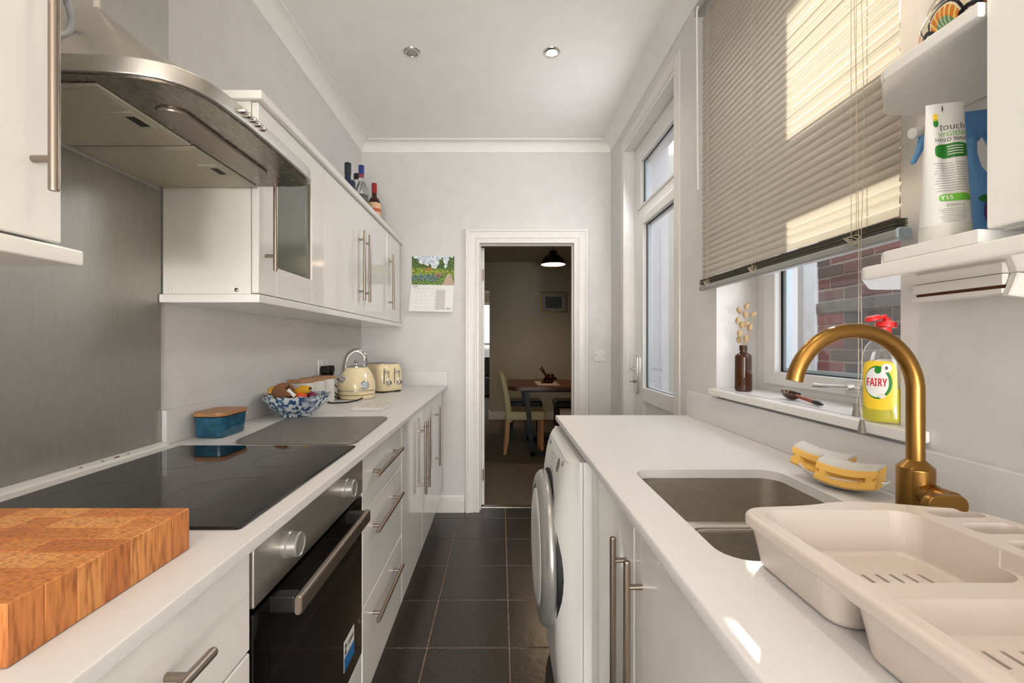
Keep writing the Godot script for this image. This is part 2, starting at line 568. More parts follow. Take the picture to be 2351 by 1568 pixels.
func windows_and_doors() -> void:
	# ---- doorway to the dining room: moulded architrave, lining, threshold, leaf folded back into the dining room
	var ar := MB.new()
	ar.ang = 30
	var pf := [[0.004, 0.0], [0.004, 0.012], [0.0, 0.017], [-0.018, 0.017], [-0.022, 0.011], [-0.028, 0.011], [-0.034, 0.017], [-0.060, 0.022], [-0.076, 0.022], [-0.080, 0.027], [-0.094, 0.027], [-0.098, 0.022], [-0.098, 0.0]]
	ar.sweep([V(-0.151, 0, FAR), V(-0.151, 1.935, FAR), V(0.534, 1.935, FAR), V(0.534, 0, FAR)], V(0, 0, -1), pf)
	solo("trim_2", ar, M.trim, "white moulded architrave round the dining room doorway", "architrave", "", "structure")
	var d1 := thing("door_1", "white doorway lining with its door leaf opened back into the dining room", "door", V(0.19, 0, 3.34), "", "structure")
	obj("lining", boxes([[V(-0.175, 0, 3.276), V(-0.151, 1.96, 3.405)], [V(0.534, 0, 3.276), V(0.558, 1.96, 3.405)], [V(-0.175, 1.935, 3.276), V(0.558, 1.96, 3.405)]], 0.002), M.trim, d1)
	obj("door_stop", boxes([[V(-0.151, 0, 3.31), V(-0.139, 1.935, 3.35)], [V(0.522, 0, 3.31), V(0.534, 1.935, 3.35)], [V(-0.151, 1.923, 3.31), V(0.534, 1.935, 3.35)]], 0.002), M.trim, d1)
	var leaf := MB.new()
	leaf.x = Transform3D(Basis(Vector3.UP, deg_to_rad(-14.0)), V(-0.148, 0, 3.392))
	leaf.rbox(V(0.0, 0.008, 0.0), V(0.033, 1.925, 0.66), 0.002)
	obj("door_leaf", leaf, M.trim, d1)
	for y in [0.235, 1.72]:
		var hg := MB.new()
		hg.tube([V(-0.125, y - 0.04, 3.383), V(-0.125, y + 0.04, 3.383)], [0.0045], 10)
		hg.box(V(-0.149, y - 0.035, 3.385), V(-0.122, y + 0.035, 3.389))
		obj("hinge", hg, M.satin, d1)
	solo("trim_3", boxes([[V(-0.151, -0.004, 3.355), V(0.534, 0.004, 3.405)]], 0.002), M.satin, "pale metal threshold strip between kitchen tiles and dining room carpet", "threshold strip", "", "structure")

	# ---- the window over the sink
	var w1 := thing("window_1", "white plastic casement window over the kitchen sink", "window", V(0.985, 1.03, 1.2955), "", "structure")
	var a := 0.909
	var b := 1.682
	obj("window_frame", boxes([[V(0.95, 1.03, b - 0.052), V(1.02, 2.45, b)], [V(0.95, 1.03, a), V(1.02, 2.45, a + 0.05)], [V(0.95, 1.03, a), V(1.02, 1.078, b)], [V(0.95, 2.40, a), V(1.02, 2.45, b)], [V(0.95, 1.845, a), V(1.02, 1.91, b)]], 0.003), M.upvc, w1)
	for s in [[1.068, 1.855], [1.902, 2.41]]:
		var sash := MB.new()
		var x0 := 0.938
		var e := 0.062
		for q in [[V(x0, s[0], b - 0.052 - e - 0.012), V(1.0, s[1], b - 0.058)], [V(x0, s[0], a + 0.052), V(1.0, s[1], a + 0.052 + e)], [V(x0, s[0], a + 0.052 + e), V(1.0, s[0] + 0.045, b - 0.052 - e - 0.012)], [V(x0, s[1] - e, a + 0.052 + e), V(1.0, s[1], b - 0.052 - e - 0.012)]]:
			sash.rbox(q[0], q[1], 0.005)
		obj("sash", sash, M.upvc, w1)
		obj("gasket", boxes([[V(0.946, s[0] + 0.012, b - 0.058), V(0.955, s[1], b - 0.053)], [V(0.960, s[0] + 0.04, b - 0.130), V(0.967, s[1] - e, b - 0.126)], [V(0.960, s[0] + 0.045, a + 0.11), V(0.967, s[0] + 0.048, b - 0.126)]]), M.gasket, w1)
		obj("spacer", boxes([[V(0.965, s[0] + 0.048, b - 0.148), V(0.985, s[1] - e, b - 0.130)], [V(0.965, s[0] + 0.045, a + 0.114), V(0.985, s[0] + 0.058, b - 0.13)]]), M.spacer, w1)
		obj("pane", boxes([[V(0.968, s[0] + 0.045, a + 0.113), V(0.971, s[1] - e, b - 0.127)]]), M.glass, w1)
	var hd := MB.new()
	hd.rbox(V(0.925, 1.082, 1.165), V(0.938, 1.104, 1.235), 0.005)
	hd.tube([V(0.938, 1.093, 1.19), V(0.905, 1.093, 1.19)], [0.008], 12)
	hd.tube([V(0.908, 1.093, 1.185), V(0.900, 1.091, 1.23), V(0.897, 1.089, 1.275), V(0.898, 1.088, 1.30)], [0.007, 0.0065, 0.007, 0.0085], 12)
	obj("handle", hd, M.chrome, w1)
	var sill := MB.new()
	sill.rbox(V(0.762, 1.022, 0.845), V(0.80, 1.045, 1.672), 0.004)
	sill.rbox(V(0.79, 1.022, 0.911), V(0.95, 1.045, 1.680), 0.003)
	solo("trim_4", sill, M.upvc, "white window sill board above the sink worktop", "window sill", "", "structure")

	# ---- back door with its top light
	var d2 := thing("door_2", "white plastic back door with clear glass and a top light", "door", V(0.90, 0, 2.515), "", "structure")
	obj("reveal_board", boxes([[V(0.795, 0, 2.02), V(0.812, 2.515, 2.085)], [V(0.795, 0, 2.936), V(0.812, 2.515, 3.00)], [V(0.795, 2.47, 2.085), V(0.812, 2.525, 2.94)]], 0.003), M.trim, d2)
	obj("door_frame", boxes([[V(0.80, 0, 2.06), V(0.95, 2.5, 2.10)], [V(0.80, 0, 2.94), V(0.95, 2.5, 2.97)], [V(0.80, 2.45, 2.10), V(0.95, 2.5, 2.94)], [V(0.868, 0, 2.88), V(0.95, 2.45, 2.94)], [V(0.868, 0, 2.10), V(0.95, 2.45, 2.16)], [V(0.868, 2.36, 2.16), V(0.95, 2.45, 2.88)], [V(0.868, 1.985, 2.16), V(0.95, 2.045, 2.88)]], 0.003), M.upvc, d2)
	obj("top_light", boxes([[V(0.864, 2.045, 2.80), V(0.93, 2.36, 2.88)], [V(0.864, 2.045, 2.16), V(0.93, 2.36, 2.22)], [V(0.864, 2.33, 2.22), V(0.93, 2.36, 2.80)], [V(0.864, 2.045, 2.22), V(0.93, 2.062, 2.80)]], 0.004), M.upvc, d2)
	var lf := MB.new()
	for q in [[V(0.862, 0.03, 2.75), V(0.93, 1.985, 2.876)], [V(0.862, 0.03, 2.165), V(0.93, 1.985, 2.26)], [V(0.862, 1.93, 2.26), V(0.93, 1.985, 2.75)], [V(0.862, 0.86, 2.26), V(0.93, 0.945, 2.75)], [V(0.862, 0.03, 2.26), V(0.93, 0.18, 2.75)]]:
		lf.rbox(q[0], q[1], 0.005)
	obj("door_leaf", lf, M.upvc, d2)
	obj("panel", boxes([[V(0.885, 0.18, 2.26), V(0.91, 0.86, 2.75)]]), M.upvc, d2)
	obj("gasket", boxes([[V(0.885, 0.945, 2.744), V(0.89, 1.93, 2.751)], [V(0.885, 1.924, 2.26), V(0.89, 1.931, 2.75)], [V(0.885, 2.06, 2.794), V(0.89, 2.33, 2.801)], [V(0.885, 2.324, 2.22), V(0.89, 2.331, 2.80)], [V(0.885, 0.944, 2.26), V(0.89, 0.948, 2.75)]]), M.gasket, d2)
	obj("spacer", boxes([[V(0.888, 0.95, 2.718), V(0.905, 1.93, 2.744)], [V(0.888, 2.06, 2.768), V(0.905, 2.33, 2.794)]]), M.spacer, d2)
	obj("pane", boxes([[V(0.89, 0.945, 2.26), V(0.893, 1.93, 2.746)]]), M.glass, d2)
	obj("pane", boxes([[V(0.89, 2.06, 2.22), V(0.893, 2.33, 2.797)]]), M.glass, d2)
	var h2 := MB.new()
	h2.extrude(rrect(0.895, 2.828, 1.135, 2.858, 0.013, 5), "x", 0.848, 0.862, 0.003)
	h2.tube([V(0.85, 1.052, 2.843), V(0.815, 1.052, 2.843)], [0.0095], 12)
	h2.tube([V(0.82, 1.053, 2.846), V(0.812, 1.053, 2.82), V(0.812, 1.052, 2.77), V(0.814, 1.049, 2.73)], [0.010, 0.0105, 0.009, 0.0085], 12)
	obj("handle", h2, M.chrome, d2)
	var ky := MB.new()
	ky.tube([V(0.85, 0.975, 2.843), V(0.83, 0.975, 2.843)], [0.008], 12)
	ky.rbox(V(0.808, 0.972, 2.834), V(0.832, 0.978, 2.852), 0.002)
	obj("key", ky, M.satin, d2)

	# ---- unseen large window behind the viewpoint, placed to light the room
	var w2 := thing("window_2", "unseen large white framed window behind the viewpoint", "window", V(-0.1, 0.3, -3.85), "", "structure")
	obj("window_frame", boxes([[V(-0.95, 0.05, -3.88), V(-0.89, 2.1, -3.82)], [V(0.69, 0.05, -3.88), V(0.75, 2.1, -3.82)], [V(-0.95, 0.05, -3.88), V(0.75, 0.11, -3.82)], [V(-0.95, 2.04, -3.88), V(0.75, 2.1, -3.82)], [V(-0.13, 0.05, -3.88), V(-0.07, 2.1, -3.82)]], 0.004), M.upvc, w2)
	obj("pane", boxes([[V(-0.89, 0.11, -3.853), V(-0.13, 2.04, -3.85)]]), M.glass, w2)
	obj("pane", boxes([[V(-0.07, 0.11, -3.853), V(0.69, 2.04, -3.85)]]), M.glass, w2)


func dining_room() -> void:
	solo("wall_dining", slabs([[V(-0.17, -0.1, 7.3), V(2.5, 2.6, 7.42)], [V(-1.3, 2.08, 7.3), V(-0.17, 2.6, 7.42)], [V(-2.0, -0.1, 7.3), V(-1.3, 2.6, 7.42)]]), M.dining_wall, "grey green far wall of the dining room", "wall", "", "structure")
	solo("wall_dining_left", slabs([[V(-2.0, -0.1, 3.40), V(-1.9, 2.6, 7.3)]]), M.dining_wall, "grey green left wall of the dining room", "wall", "", "structure")
	solo("wall_dining_right", slabs([[V(2.4, -0.1, 3.40), V(2.5, 2.6, 5.1)], [V(2.4, -0.1, 6.7), V(2.5, 2.6, 7.3)], [V(2.4, -0.1, 5.1), V(2.5, 0.55, 6.7)], [V(2.4, 2.1, 5.1), V(2.5, 2.6, 6.7)]]), M.dining_wall, "grey green right wall of the dining room with an unseen window", "wall", "", "structure")
	solo("wall_dining_near", slabs([[V(-2.0, -0.1, 3.40), V(-1.2, 2.6, 3.5)], [V(1.1, -0.1, 3.40), V(2.5, 2.6, 3.5)]]), M.dining_wall, "near wall of the dining room beside the kitchen doorway", "wall", "", "structure")
	solo("ceiling_dining", slabs([[V(-2.0, 2.52, 3.40), V(2.5, 2.62, 12.0)]]), M.dining_wall, "dim ceiling of the dining room", "ceiling", "", "structure")
	solo("floor_dining", slabs([[V(-2.5, -0.1, 3.405), V(2.5, 0.0, 12.0)]]), M.carpet, "grey brown flecked carpet of the dining room", "carpet", "", "structure")
	var sk := [[0.0, 0.0], [0.02, 0.0], [0.02, 0.10], [0.008, 0.13], [0.0, 0.13]]
	var sb := MB.new()
	sb.sweep([V(-0.185, 0, 7.42), V(-0.185, 0, 7.285), V(2.4, 0, 7.285)], Vector3.UP, [[0.0, 0.0], [-0.02, 0.0], [-0.02, 0.10], [-0.008, 0.13], [0.0, 0.13]])
	solo("baseboard_dining", sb, M.trim, "white skirting board along the dining room far wall", "skirting board", "", "structure")
	var w := thing("window_3", "unseen white window in the right wall of the dining room", "window", V(2.45, 0.55, 5.9), "", "structure")  # out of view, placed for daylight from the right
	obj("window_frame", boxes([[V(2.42, 0.55, 5.1), V(2.48, 2.1, 5.16)], [V(2.42, 0.55, 6.64), V(2.48, 2.1, 6.7)], [V(2.42, 0.55, 5.1), V(2.48, 0.61, 6.7)], [V(2.42, 2.04, 5.1), V(2.48, 2.1, 6.7)], [V(2.42, 0.55, 5.87), V(2.48, 2.1, 5.93)]]), M.upvc, w)
	obj("pane", boxes([[V(2.449, 0.61, 5.16), V(2.452, 2.04, 6.64)]]), M.glass, w)
	# the front room seen past the end of the far wall
	solo("wall_front_room", slabs([[V(-2.5, -0.1, 11.9), V(-0.85, 2.6, 12.0)], [V(0.3, -0.1, 11.9), V(2.5, 2.6, 12.0)], [V(-0.85, -0.1, 11.9), V(0.3, 0.45, 12.0)], [V(-0.85, 2.3, 11.9), V(0.3, 2.6, 12.0)], [V(-2.6, -0.1, 7.42), V(-2.5, 2.6, 12.0)], [V(2.4, -0.1, 7.42), V(2.5, 2.6, 12.0)]]), M.dining_wall, "front room walls beyond the dining room opening", "wall", "", "structure")
	var w4 := thing("window_4", "bright front room window glimpsed beside the open door leaf", "window", V(-0.275, 0.45, 11.95), "", "structure")
	obj("window_frame", boxes([[V(-0.85, 0.45, 11.92), V(-0.78, 2.3, 11.98)], [V(0.23, 0.45, 11.92), V(0.3, 2.3, 11.98)], [V(-0.85, 0.45, 11.92), V(0.3, 0.52, 11.98)], [V(-0.85, 2.23, 11.92), V(0.3, 2.3, 11.98)], [V(-0.85, 1.18, 11.92), V(0.3, 1.24, 11.98)]]), M.upvc, w4)
	obj("pane", boxes([[V(-0.78, 0.52, 11.949), V(0.23, 2.23, 11.952)]]), M.glass, w4)


func outside() -> void:
	solo("ground", slabs([[V(1.10, -0.2, -6.0), V(9.0, -0.12, 20.0)]]), M.concrete, "concrete yard outside the kitchen window", "paving", "", "structure")
	# brick outhouse wall across the passage: every brick near the window is a piece
	var bw := thing("brick_wall", "old red and soot dark brick wall outside the window", "wall", V(2.1, -0.12, 2.2))
	obj("mortar", slabs([[V(2.068, -0.12, 0.2), V(2.5, 2.80, 2.955)]]), M.mortar, bw)
	var rng := RandomNumberGenerator.new()
	rng.seed = 12
	var shapes := {}
	for L in [215, 102]:
		var m := MB.new()
		m.rbox(V(-0.05, -0.0325, -L / 2000.0), V(0.05, 0.0325, L / 2000.0), 0.005, 1)
		shapes[L] = m.mesh()
	var far_bricks := MB.new()
	var y := -0.10
	var row := 0
	while y < 2.75:
		var d := 2.955
		var k := row % 2
		while d > 0.25:
			var L := 102 if (k % 2 == 0) else 215
			var w := L / 1000.0
			var c := d - w / 2
			var lintel := y > 1.36 and y < 1.44
			if c - w / 2 > 0.2 and not lintel:
				var seen := d > 1.75 and y > 0.72 and y < 2.2
				if seen:
					var o := MeshInstance3D.new()
					o.name = numbered("brick", bw)
					o.mesh = shapes[L]
					var dark := y < 1.36 and d < 2.85
					if dark:
						o.material_override = M.soot[rng.randi() % 3]
					elif y < 1.36:
						o.material_override = M.brick[3]
					else:
						o.material_override = M.brick[rng.randi() % 3]
					bw.add_child(o)
					o.position = Vector3(2.112 + rng.randf_range(-0.004, 0.004), y + 0.0375, -c) - bw.position
				else:
					far_bricks.rbox(V(2.062, y + 0.005, c - w / 2), V(2.10, y + 0.07, c + w / 2), 0.004, 1)
			d -= w + 0.010
			k += 1
		y += 0.075
		row += 1
	var fb := obj("more_bricks", far_bricks, M.brick[1], bw)
	fb.set_meta("kind", "stuff")
	obj("lintel", boxes([[V(2.05, 1.402, 1.4), V(2.2, 1.470, 2.953)]], 0.006), M.stone, bw)
	obj("unseen_coping", boxes([[V(2.03, 2.78, 0.15), V(2.55, 2.855, 3.0)]], 0.006), M.stone, bw)  # unseen top, shaped to keep sun from passing under the blind
	# white door of the outhouse and the painted wall beyond it
	var od := thing("outhouse_door", "white plastic outhouse door next to the brick wall, seen through the window", "door", V(2.1, -0.12, 3.3))
	obj("door_frame", boxes([[V(2.05, -0.12, 2.96), V(2.16, 2.1, 3.06)], [V(2.05, -0.12, 3.62), V(2.16, 2.1, 3.72)], [V(2.05, 2.02, 3.06), V(2.16, 2.1, 3.62)]], 0.004), M.upvc, od)
	obj("door_leaf", boxes([[V(2.09, -0.1, 3.06), V(2.14, 2.02, 3.14)], [V(2.09, -0.1, 3.54), V(2.14, 2.02, 3.62)], [V(2.09, -0.1, 3.14), V(2.14, 0.1, 3.54)], [V(2.09, 1.9, 3.14), V(2.14, 2.02, 3.54)]], 0.004), M.upvc, od)
	obj("panel", boxes([[V(2.11, 0.1, 3.14), V(2.13, 1.9, 3.54)]]), M.render, od)
	var pw := thing("painted_wall", "pale rendered yard wall seen through the back door glass, raised to block the sun", "wall", V(2.3, -0.12, 6.0))
	obj("wall_face", slabs([[V(2.1, 2.1, 2.96), V(2.5, 2.76, 3.72)], [V(2.1, -0.12, 3.72), V(2.5, 4.60, 9.0)]]), M.render, pw)  # tall part raised to block sun through the back door
	obj("unseen_coping", boxes([[V(2.09, 2.755, 3.001), V(2.55, 2.785, 3.72)], [V(2.10, 4.60, 3.72), V(2.55, 4.65, 9.05)]], 0.006), M.stone, pw)
	# drainpipe on the yard wall
	var dp := MB.new()
	dp.tube([V(2.04, -0.12, 5.2), V(2.04, 2.79, 5.2)], [0.034], 14)
	for yy in [0.4, 1.3, 2.2]:
		dp.tube([V(2.04, yy, 5.2), V(2.04, yy + 0.05, 5.2)], [0.042], 14)
		dp.box(V(2.04, yy, 5.15), V(2.0985, yy + 0.05, 5.25))
	solo("drainpipe", dp, M.upvc, "white drainpipe on the rendered yard wall", "drainpipe")


# ------------------------------------------------------------------ left run
func front(called: String, x0: float, x1: float, y0: float, y1: float, d0: float, d1: float, parent: Node) -> MeshInstance3D:
	var m := MB.new()
	m.rbox(V(x0, y0, d0), V(x1, y1, d1), 0.002, 1)
	return obj(called, m, M.gloss, parent)


func left_base_units() -> void:
	var X0 := -0.42
	var X1 := -0.40
	var down := V(-0.028, 0, 0)
	for u in [[0.13, 0.73, "white gloss drawer unit nearest the viewpoint, under the chopping board"], [1.322, 1.848, "white gloss unit of three drawers between the oven and the cupboards"]]:
		var t := thing("drawer_unit", u[2], "drawer unit", V(-0.7, 0.155, (u[0] + u[1]) / 2), "white gloss drawer units of the left run")
		obj("carcass", boxes([[V(-0.98, 0.155, u[0]), V(X0 - 0.001, 0.888, u[1])]]), M.carcass, t)
		for y in [[0.718, 0.884, 0.808], [0.437, 0.714, 0.636], [0.157, 0.433, 0.362]]:
			var fr := front("drawer", X0, X1, y[0], y[1], u[0] + 0.002, u[1] - 0.002, t)
			bar_handle(fr, V(-0.372, y[2], (u[0] + u[1]) / 2 - 0.018), V(0, 0, 1), 0.36, down)
	# cupboards
	var c1 := thing("base_cabinet", "white gloss two door base cupboard with paired bar handles", "cupboard", V(-0.7, 0.155, 2.31))
	obj("carcass", boxes([[V(-0.98, 0.155, 1.85), V(X0 - 0.001, 0.888, 2.77)]]), M.carcass, c1)
	for q in [[1.852, 2.333, 2.285], [2.337, 2.768, 2.40]]:
		var fr := front("door", X0, X1, 0.157, 0.884, q[0], q[1], c1)
		bar_handle(fr, V(-0.372, 0.636, q[2]), Vector3.UP, 0.365, down)
	var c2 := thing("base_cabinet", "narrow white gloss single door base cupboard next to the doorway wall", "cupboard", V(-0.7, 0.155, 2.945))
	obj("carcass", boxes([[V(-0.98, 0.155, 2.772), V(X0 - 0.001, 0.888, 3.12)]]), M.carcass, c2)
	var f2 := front("door", X0, X1, 0.157, 0.884, 2.772, 3.118, c2)
	bar_handle(f2, V(-0.372, 0.636, 2.817), Vector3.UP, 0.365, down)
	solo("plinth", boxes([[V(-0.475, 0, 0.13), V(-0.46, 0.154, 3.12)]]), M.carcass, "white plinth board recessed beneath the left base units", "plinth")
	# oven
	var ov := thing("oven", "built-in single electric oven with steel control panel and black glass door", "oven", V(-0.7, 0.3, 1.03))
	obj("body", boxes([[V(-0.97, 0.16, 0.737), V(-0.425, 0.888, 1.318)]]), M.black, ov)
	var cp := MB.new()
	cp.rbox(V(-0.424, 0.777, 0.736), V(-0.398, 0.884, 1.319), 0.003)
	obj("control_panel", cp, M.steel_h, ov)
	for q in [[0.849, 0.834], [1.166, 0.838]]:
		var k := MB.new()
		k.lathe([[0.0, -0.399], [0.0245, -0.399], [0.0245, -0.391], [0.0225, -0.389], [0.0225, -0.374], [0.0205, -0.3715], [0.0185, -0.3735], [0.0, -0.3735]], V(0, q[1], q[0]), 36, "x")
		obj("knob", k, M.silver, ov)
	var od := MB.new()
	od.rbox(V(-0.424, 0.312, 0.736), V(-0.400, 0.768, 1.319), 0.003)
	var door := obj("door", od, M.black_glass, ov)
	var win := MB.new()
	win.extrude(rrect(0.36, 0.79, 0.725, 1.275, 0.02), "x", -0.4002, -0.3996)
	var wm := obj("window_glass", win, plain(Color(0.035, 0.037, 0.034), 0.06), door)
	wm.set_meta("label", "dark grey inner window of the oven door")
	var oh := MB.new()
	oh.extrude(rrect(-0.357, 0.737, -0.343, 0.771, 0.006), "d", 0.787, 1.205, 0.002)
	obj("handle", oh, M.satin, door)
	for d in [0.790, 1.178]:
		var br := MB.new()
		br.rbox(V(-0.402, 0.739, d), V(-0.357, 0.769, d + 0.024), 0.003)
		obj("handle_bracket", br, M.black, door)
	var stk := MB.new()
	stk.box(V(-0.3997, 0.364, 1.165), V(-0.3990, 0.442, 1.245))
	var st := obj("sticker", stk, M.white, door)
	st.set_meta("label", "white and blue guarantee sticker")
	var pr := MB.new()
	# printed on the sticker, which faces the aisle: its left end is the nearer one
	pr.ang = 0
	var face := plane(V(-0.3985, 0.403, 1.205), V(0, 0, 1), V(0, 1, 0))
	print_on(pr, rect2(-0.0398, -0.0388, 0.0398, -0.003), face)
	obj("sticker_band", pr, plain(Color(0.10, 0.45, 0.72), 0.4), door)
	var tx := MB.new()
	tx.ang = 0
	print_on(tx, lettering("2", 0.026, true), plane(V(-0.3983, 0.419, 1.176), V(0, 0, 1), V(0, 1, 0)))
	print_on(tx, lettering("YEARS", 0.0115, true), plane(V(-0.3983, 0.421, 1.214), V(0, 0, 1), V(0, 1, 0)))
	obj("sticker_lettering", tx, M.gasket, door)
	obj("filler_panel", boxes([[V(-0.42, 0.157, 0.737), V(-0.402, 0.306, 1.318)]], 0.002), M.gloss, ov)


func left_worktop() -> void:
	var wt := MB.new()
	wt.rbox(V(-1.0, 0.89, -0.3), V(-0.377, TOP, 3.278), 0.0025)
	solo("worktop", wt, M.quartz, "long white quartz worktop on the left with the hob set in it", "worktop")
	var us := MB.new()
	us.rbox(V(-1.0, TOP, 1.337), V(-0.98, 1.012, 3.278), 0.0015, 1)
	us.rbox(V(-0.98, TOP, 3.258), V(-0.377, 1.012, 3.278), 0.0015, 1)
	solo("upstand", us, M.quartz, "white quartz upstand behind the left worktop, turning the corner at the end wall", "upstand")
	var sp := thing("splashback", "brushed stainless steel splashback behind the hob", "splashback", V(-0.99, TOP, 0.6))
	obj("sheet", boxes([[V(-0.999, TOP, -0.3), V(-0.993, 1.655, 1.333)]]), M.steel_v, sp)
	var sl := MB.new()
	sl.extrude(PackedVector2Array([Vector2(-0.992, 0.9105), Vector2(-0.968, 0.9105), Vector2(-0.970, 0.917), Vector2(-0.984, 0.921), Vector2(-0.992, 0.921)]), "d", -0.3, 1.333)
	obj("sealant", sl, M.white_plastic, sp)
	var rng := RandomNumberGenerator.new()
	rng.seed = 3
	for q in [[1.160, 0.016, 0.0035], [1.196, 0.004, 0.003], [1.118, 0.005, 0.0025], [1.06, 0.006, 0.002]]:
		var ch := MB.new()
		var pts := PackedVector2Array()
		for k in 9:
			pts.append(Vector2(-0.9765 + cos(TAU * k / 9) * q[2] * rng.randf_range(0.7, 1.2), q[0] + sin(TAU * k / 9) * q[1] * rng.randf_range(0.4, 0.7)))
		ch.extrude(pts, "y", 0.9185, 0.9199)
		ch.x = Transform3D.IDENTITY
		var o := obj("chip", ch, plain(Color(0.48, 0.27, 0.18), 0.8), sp)
		o.set_meta("label", "brown chip in the white sealant")
	# hob
	var hb := thing("hob", "black glass ceramic hob set flush in the left worktop", "hob", V(-0.668, TOP, 1.02))
	var g := MB.new()
	g.extrude(rrect(-0.922, 0.726, -0.415, 1.312, 0.008), "y", TOP, 0.9155, 0.0012, 1)
	obj("glass", g, M.hob, hb)
	for q in [[-0.795, 0.88, 0.075], [-0.545, 0.90, 0.095], [-0.79, 1.16, 0.095], [-0.545, 1.15, 0.072]]:
		var rg := MB.new()
		rg.ang = 0
		for k in 72:
			var a := TAU * k / 72
			var b := TAU * (k + 1) / 72
			var r0: float = q[2]
			var r1: float = q[2] + 0.0012
			rg.quad(V(q[0] + cos(a) * r0, 0.91565, q[1] + sin(a) * r0), V(q[0] + cos(b) * r0, 0.91565, q[1] + sin(b) * r0), V(q[0] + cos(b) * r1, 0.91565, q[1] + sin(b) * r1), V(q[0] + cos(a) * r1, 0.91565, q[1] + sin(a) * r1))
		obj("cooking_zone", rg, plain(Color(0.10, 0.10, 0.10), 0.2), hb)


func left_wall_units() -> void:
	var down := V(-0.03, 0, 0)
	# nearest cupboard
	var n := thing("wall_cabinet", "white gloss wall cupboard nearest the viewpoint, left of the cooker hood", "cupboard", V(-0.83, 1.357, 0.3))
	obj("carcass", boxes([[V(-0.99, 1.357, -0.1), V(-0.69, 1.92, 0.692)]]), M.carcass, n)
	var f := front("door", -0.688, -0.668, 1.360, 1.918, -0.1, 0.694, n)
	bar_handle(f, V(-0.638, 1.602, 0.651), Vector3.UP, 0.352, down)
	var np := MB.new()
	np.rbox(V(-0.990, 1.332, -0.1), V(-0.668, 1.357, 0.732), 0.004)
	solo("pelmet", np, M.gloss, "white light pelmet under the wall cupboard nearest the viewpoint", "pelmet")
	# glazed cupboard beside the hood
	var g := thing("wall_cabinet", "white wall cupboard with a frosted glass door, right of the cooker hood", "cupboard", V(-0.85, 1.354, 1.59))
	obj("carcass", boxes([[V(-0.99, 1.354, 1.337), V(-0.732, 1.92, 1.84)]]), M.carcass, g)
	var gd := MB.new()
	for q in [[1.337, 1.447, 1.357, 1.918], [1.718, 1.839, 1.357, 1.918], [1.447, 1.718, 1.357, 1.449], [1.447, 1.718, 1.826, 1.918]]:
		gd.rbox(V(-0.73, q[2], q[0]), V(-0.71, q[3], q[1]), 0.002, 1)
	var gdo := obj("door", gd, M.gloss, g)
	var pane := obj("pane", boxes([[V(-0.726, 1.445, 1.443), V(-0.722, 1.83, 1.722)]]), M.frost, gdo)
	pane.set_meta("label", "grey green frosted glass pane")
	obj("pane_bead", boxes([[V(-0.7225, 1.449, 1.447), V(-0.7155, 1.453, 1.718)], [V(-0.7225, 1.449, 1.714), V(-0.7155, 1.826, 1.718)], [V(-0.7225, 1.449, 1.447), V(-0.7155, 1.826, 1.451)]]), M.satin, gdo)
	bar_handle(gdo, V(-0.680, 1.604, 1.378), Vector3.UP, 0.352, down)
	for q in [[-0.773, M.satin], [-0.968, M.white_plastic]]:
		var sc := MB.new()
		sc.lathe([[0.0, 1.3372], [0.006, 1.3372], [0.006, 1.3345], [0.004, 1.333], [0.0, 1.333]], V(q[0], 1.366, 0), 16, "d")
		obj("screw_cap", sc, q[1], g)
	# two door cupboard, then a narrow one
	var t := thing("wall_cabinet", "white gloss two door wall cupboard with paired bar handles", "cupboard", V(-0.85, 1.354, 2.35))
	obj("carcass", boxes([[V(-0.99, 1.354, 1.842), V(-0.732, 1.92, 2.853)]]), M.carcass, t)
	for q in [[1.843, 2.331, 2.286], [2.335, 2.850, 2.378]]:
		var fr := front("door", -0.73, -0.71, 1.357, 1.918, q[0], q[1], t)
		bar_handle(fr, V(-0.680, 1.602, q[2]), Vector3.UP, 0.352, down)
	var s := thing("wall_cabinet", "narrow white gloss wall cupboard touching the end wall", "cupboard", V(-0.85, 1.354, 3.04))
	obj("carcass", boxes([[V(-0.99, 1.354, 2.856), V(-0.732, 1.92, 3.225)]]), M.carcass, s)
	var fs := front("door", -0.73, -0.71, 1.357, 1.918, 2.858, 3.225, s)
	bar_handle(fs, V(-0.680, 1.604, 2.905), Vector3.UP, 0.352, down)
	var co := MB.new()
	co.rbox(V(-0.992, 1.921, 1.322), V(-0.693, 1.947, 3.276), 0.004)
	solo("cornice", co, M.gloss, "white cornice board along the top of the left wall cupboards", "cornice")
	var pe := MB.new()
	pe.rbox(V(-0.992, 1.328, 1.322), V(-0.700, 1.353, 3.276), 0.004)
	solo("pelmet", pe, M.gloss, "long white light pelmet under the left wall cupboards right of the hood", "pelmet")


func resample(q: PackedVector2Array, n: int) -> PackedVector2Array:
	var L := 0.0
	for k in q.size():
		L += q[k].distance_to(q[(k + 1) % q.size()])
	var o := PackedVector2Array()
	var seg := 0
	var run := 0.0
	for k in n:
		var want := L * k / n
		while run + q[seg].distance_to(q[(seg + 1) % q.size()]) < want:
			run += q[seg].distance_to(q[(seg + 1) % q.size()])
			seg += 1
		var e := q[seg].distance_to(q[(seg + 1) % q.size()])
		o.append(q[seg].lerp(q[(seg + 1) % q.size()], (want - run) / maxf(e, 1e-6)))
	return o


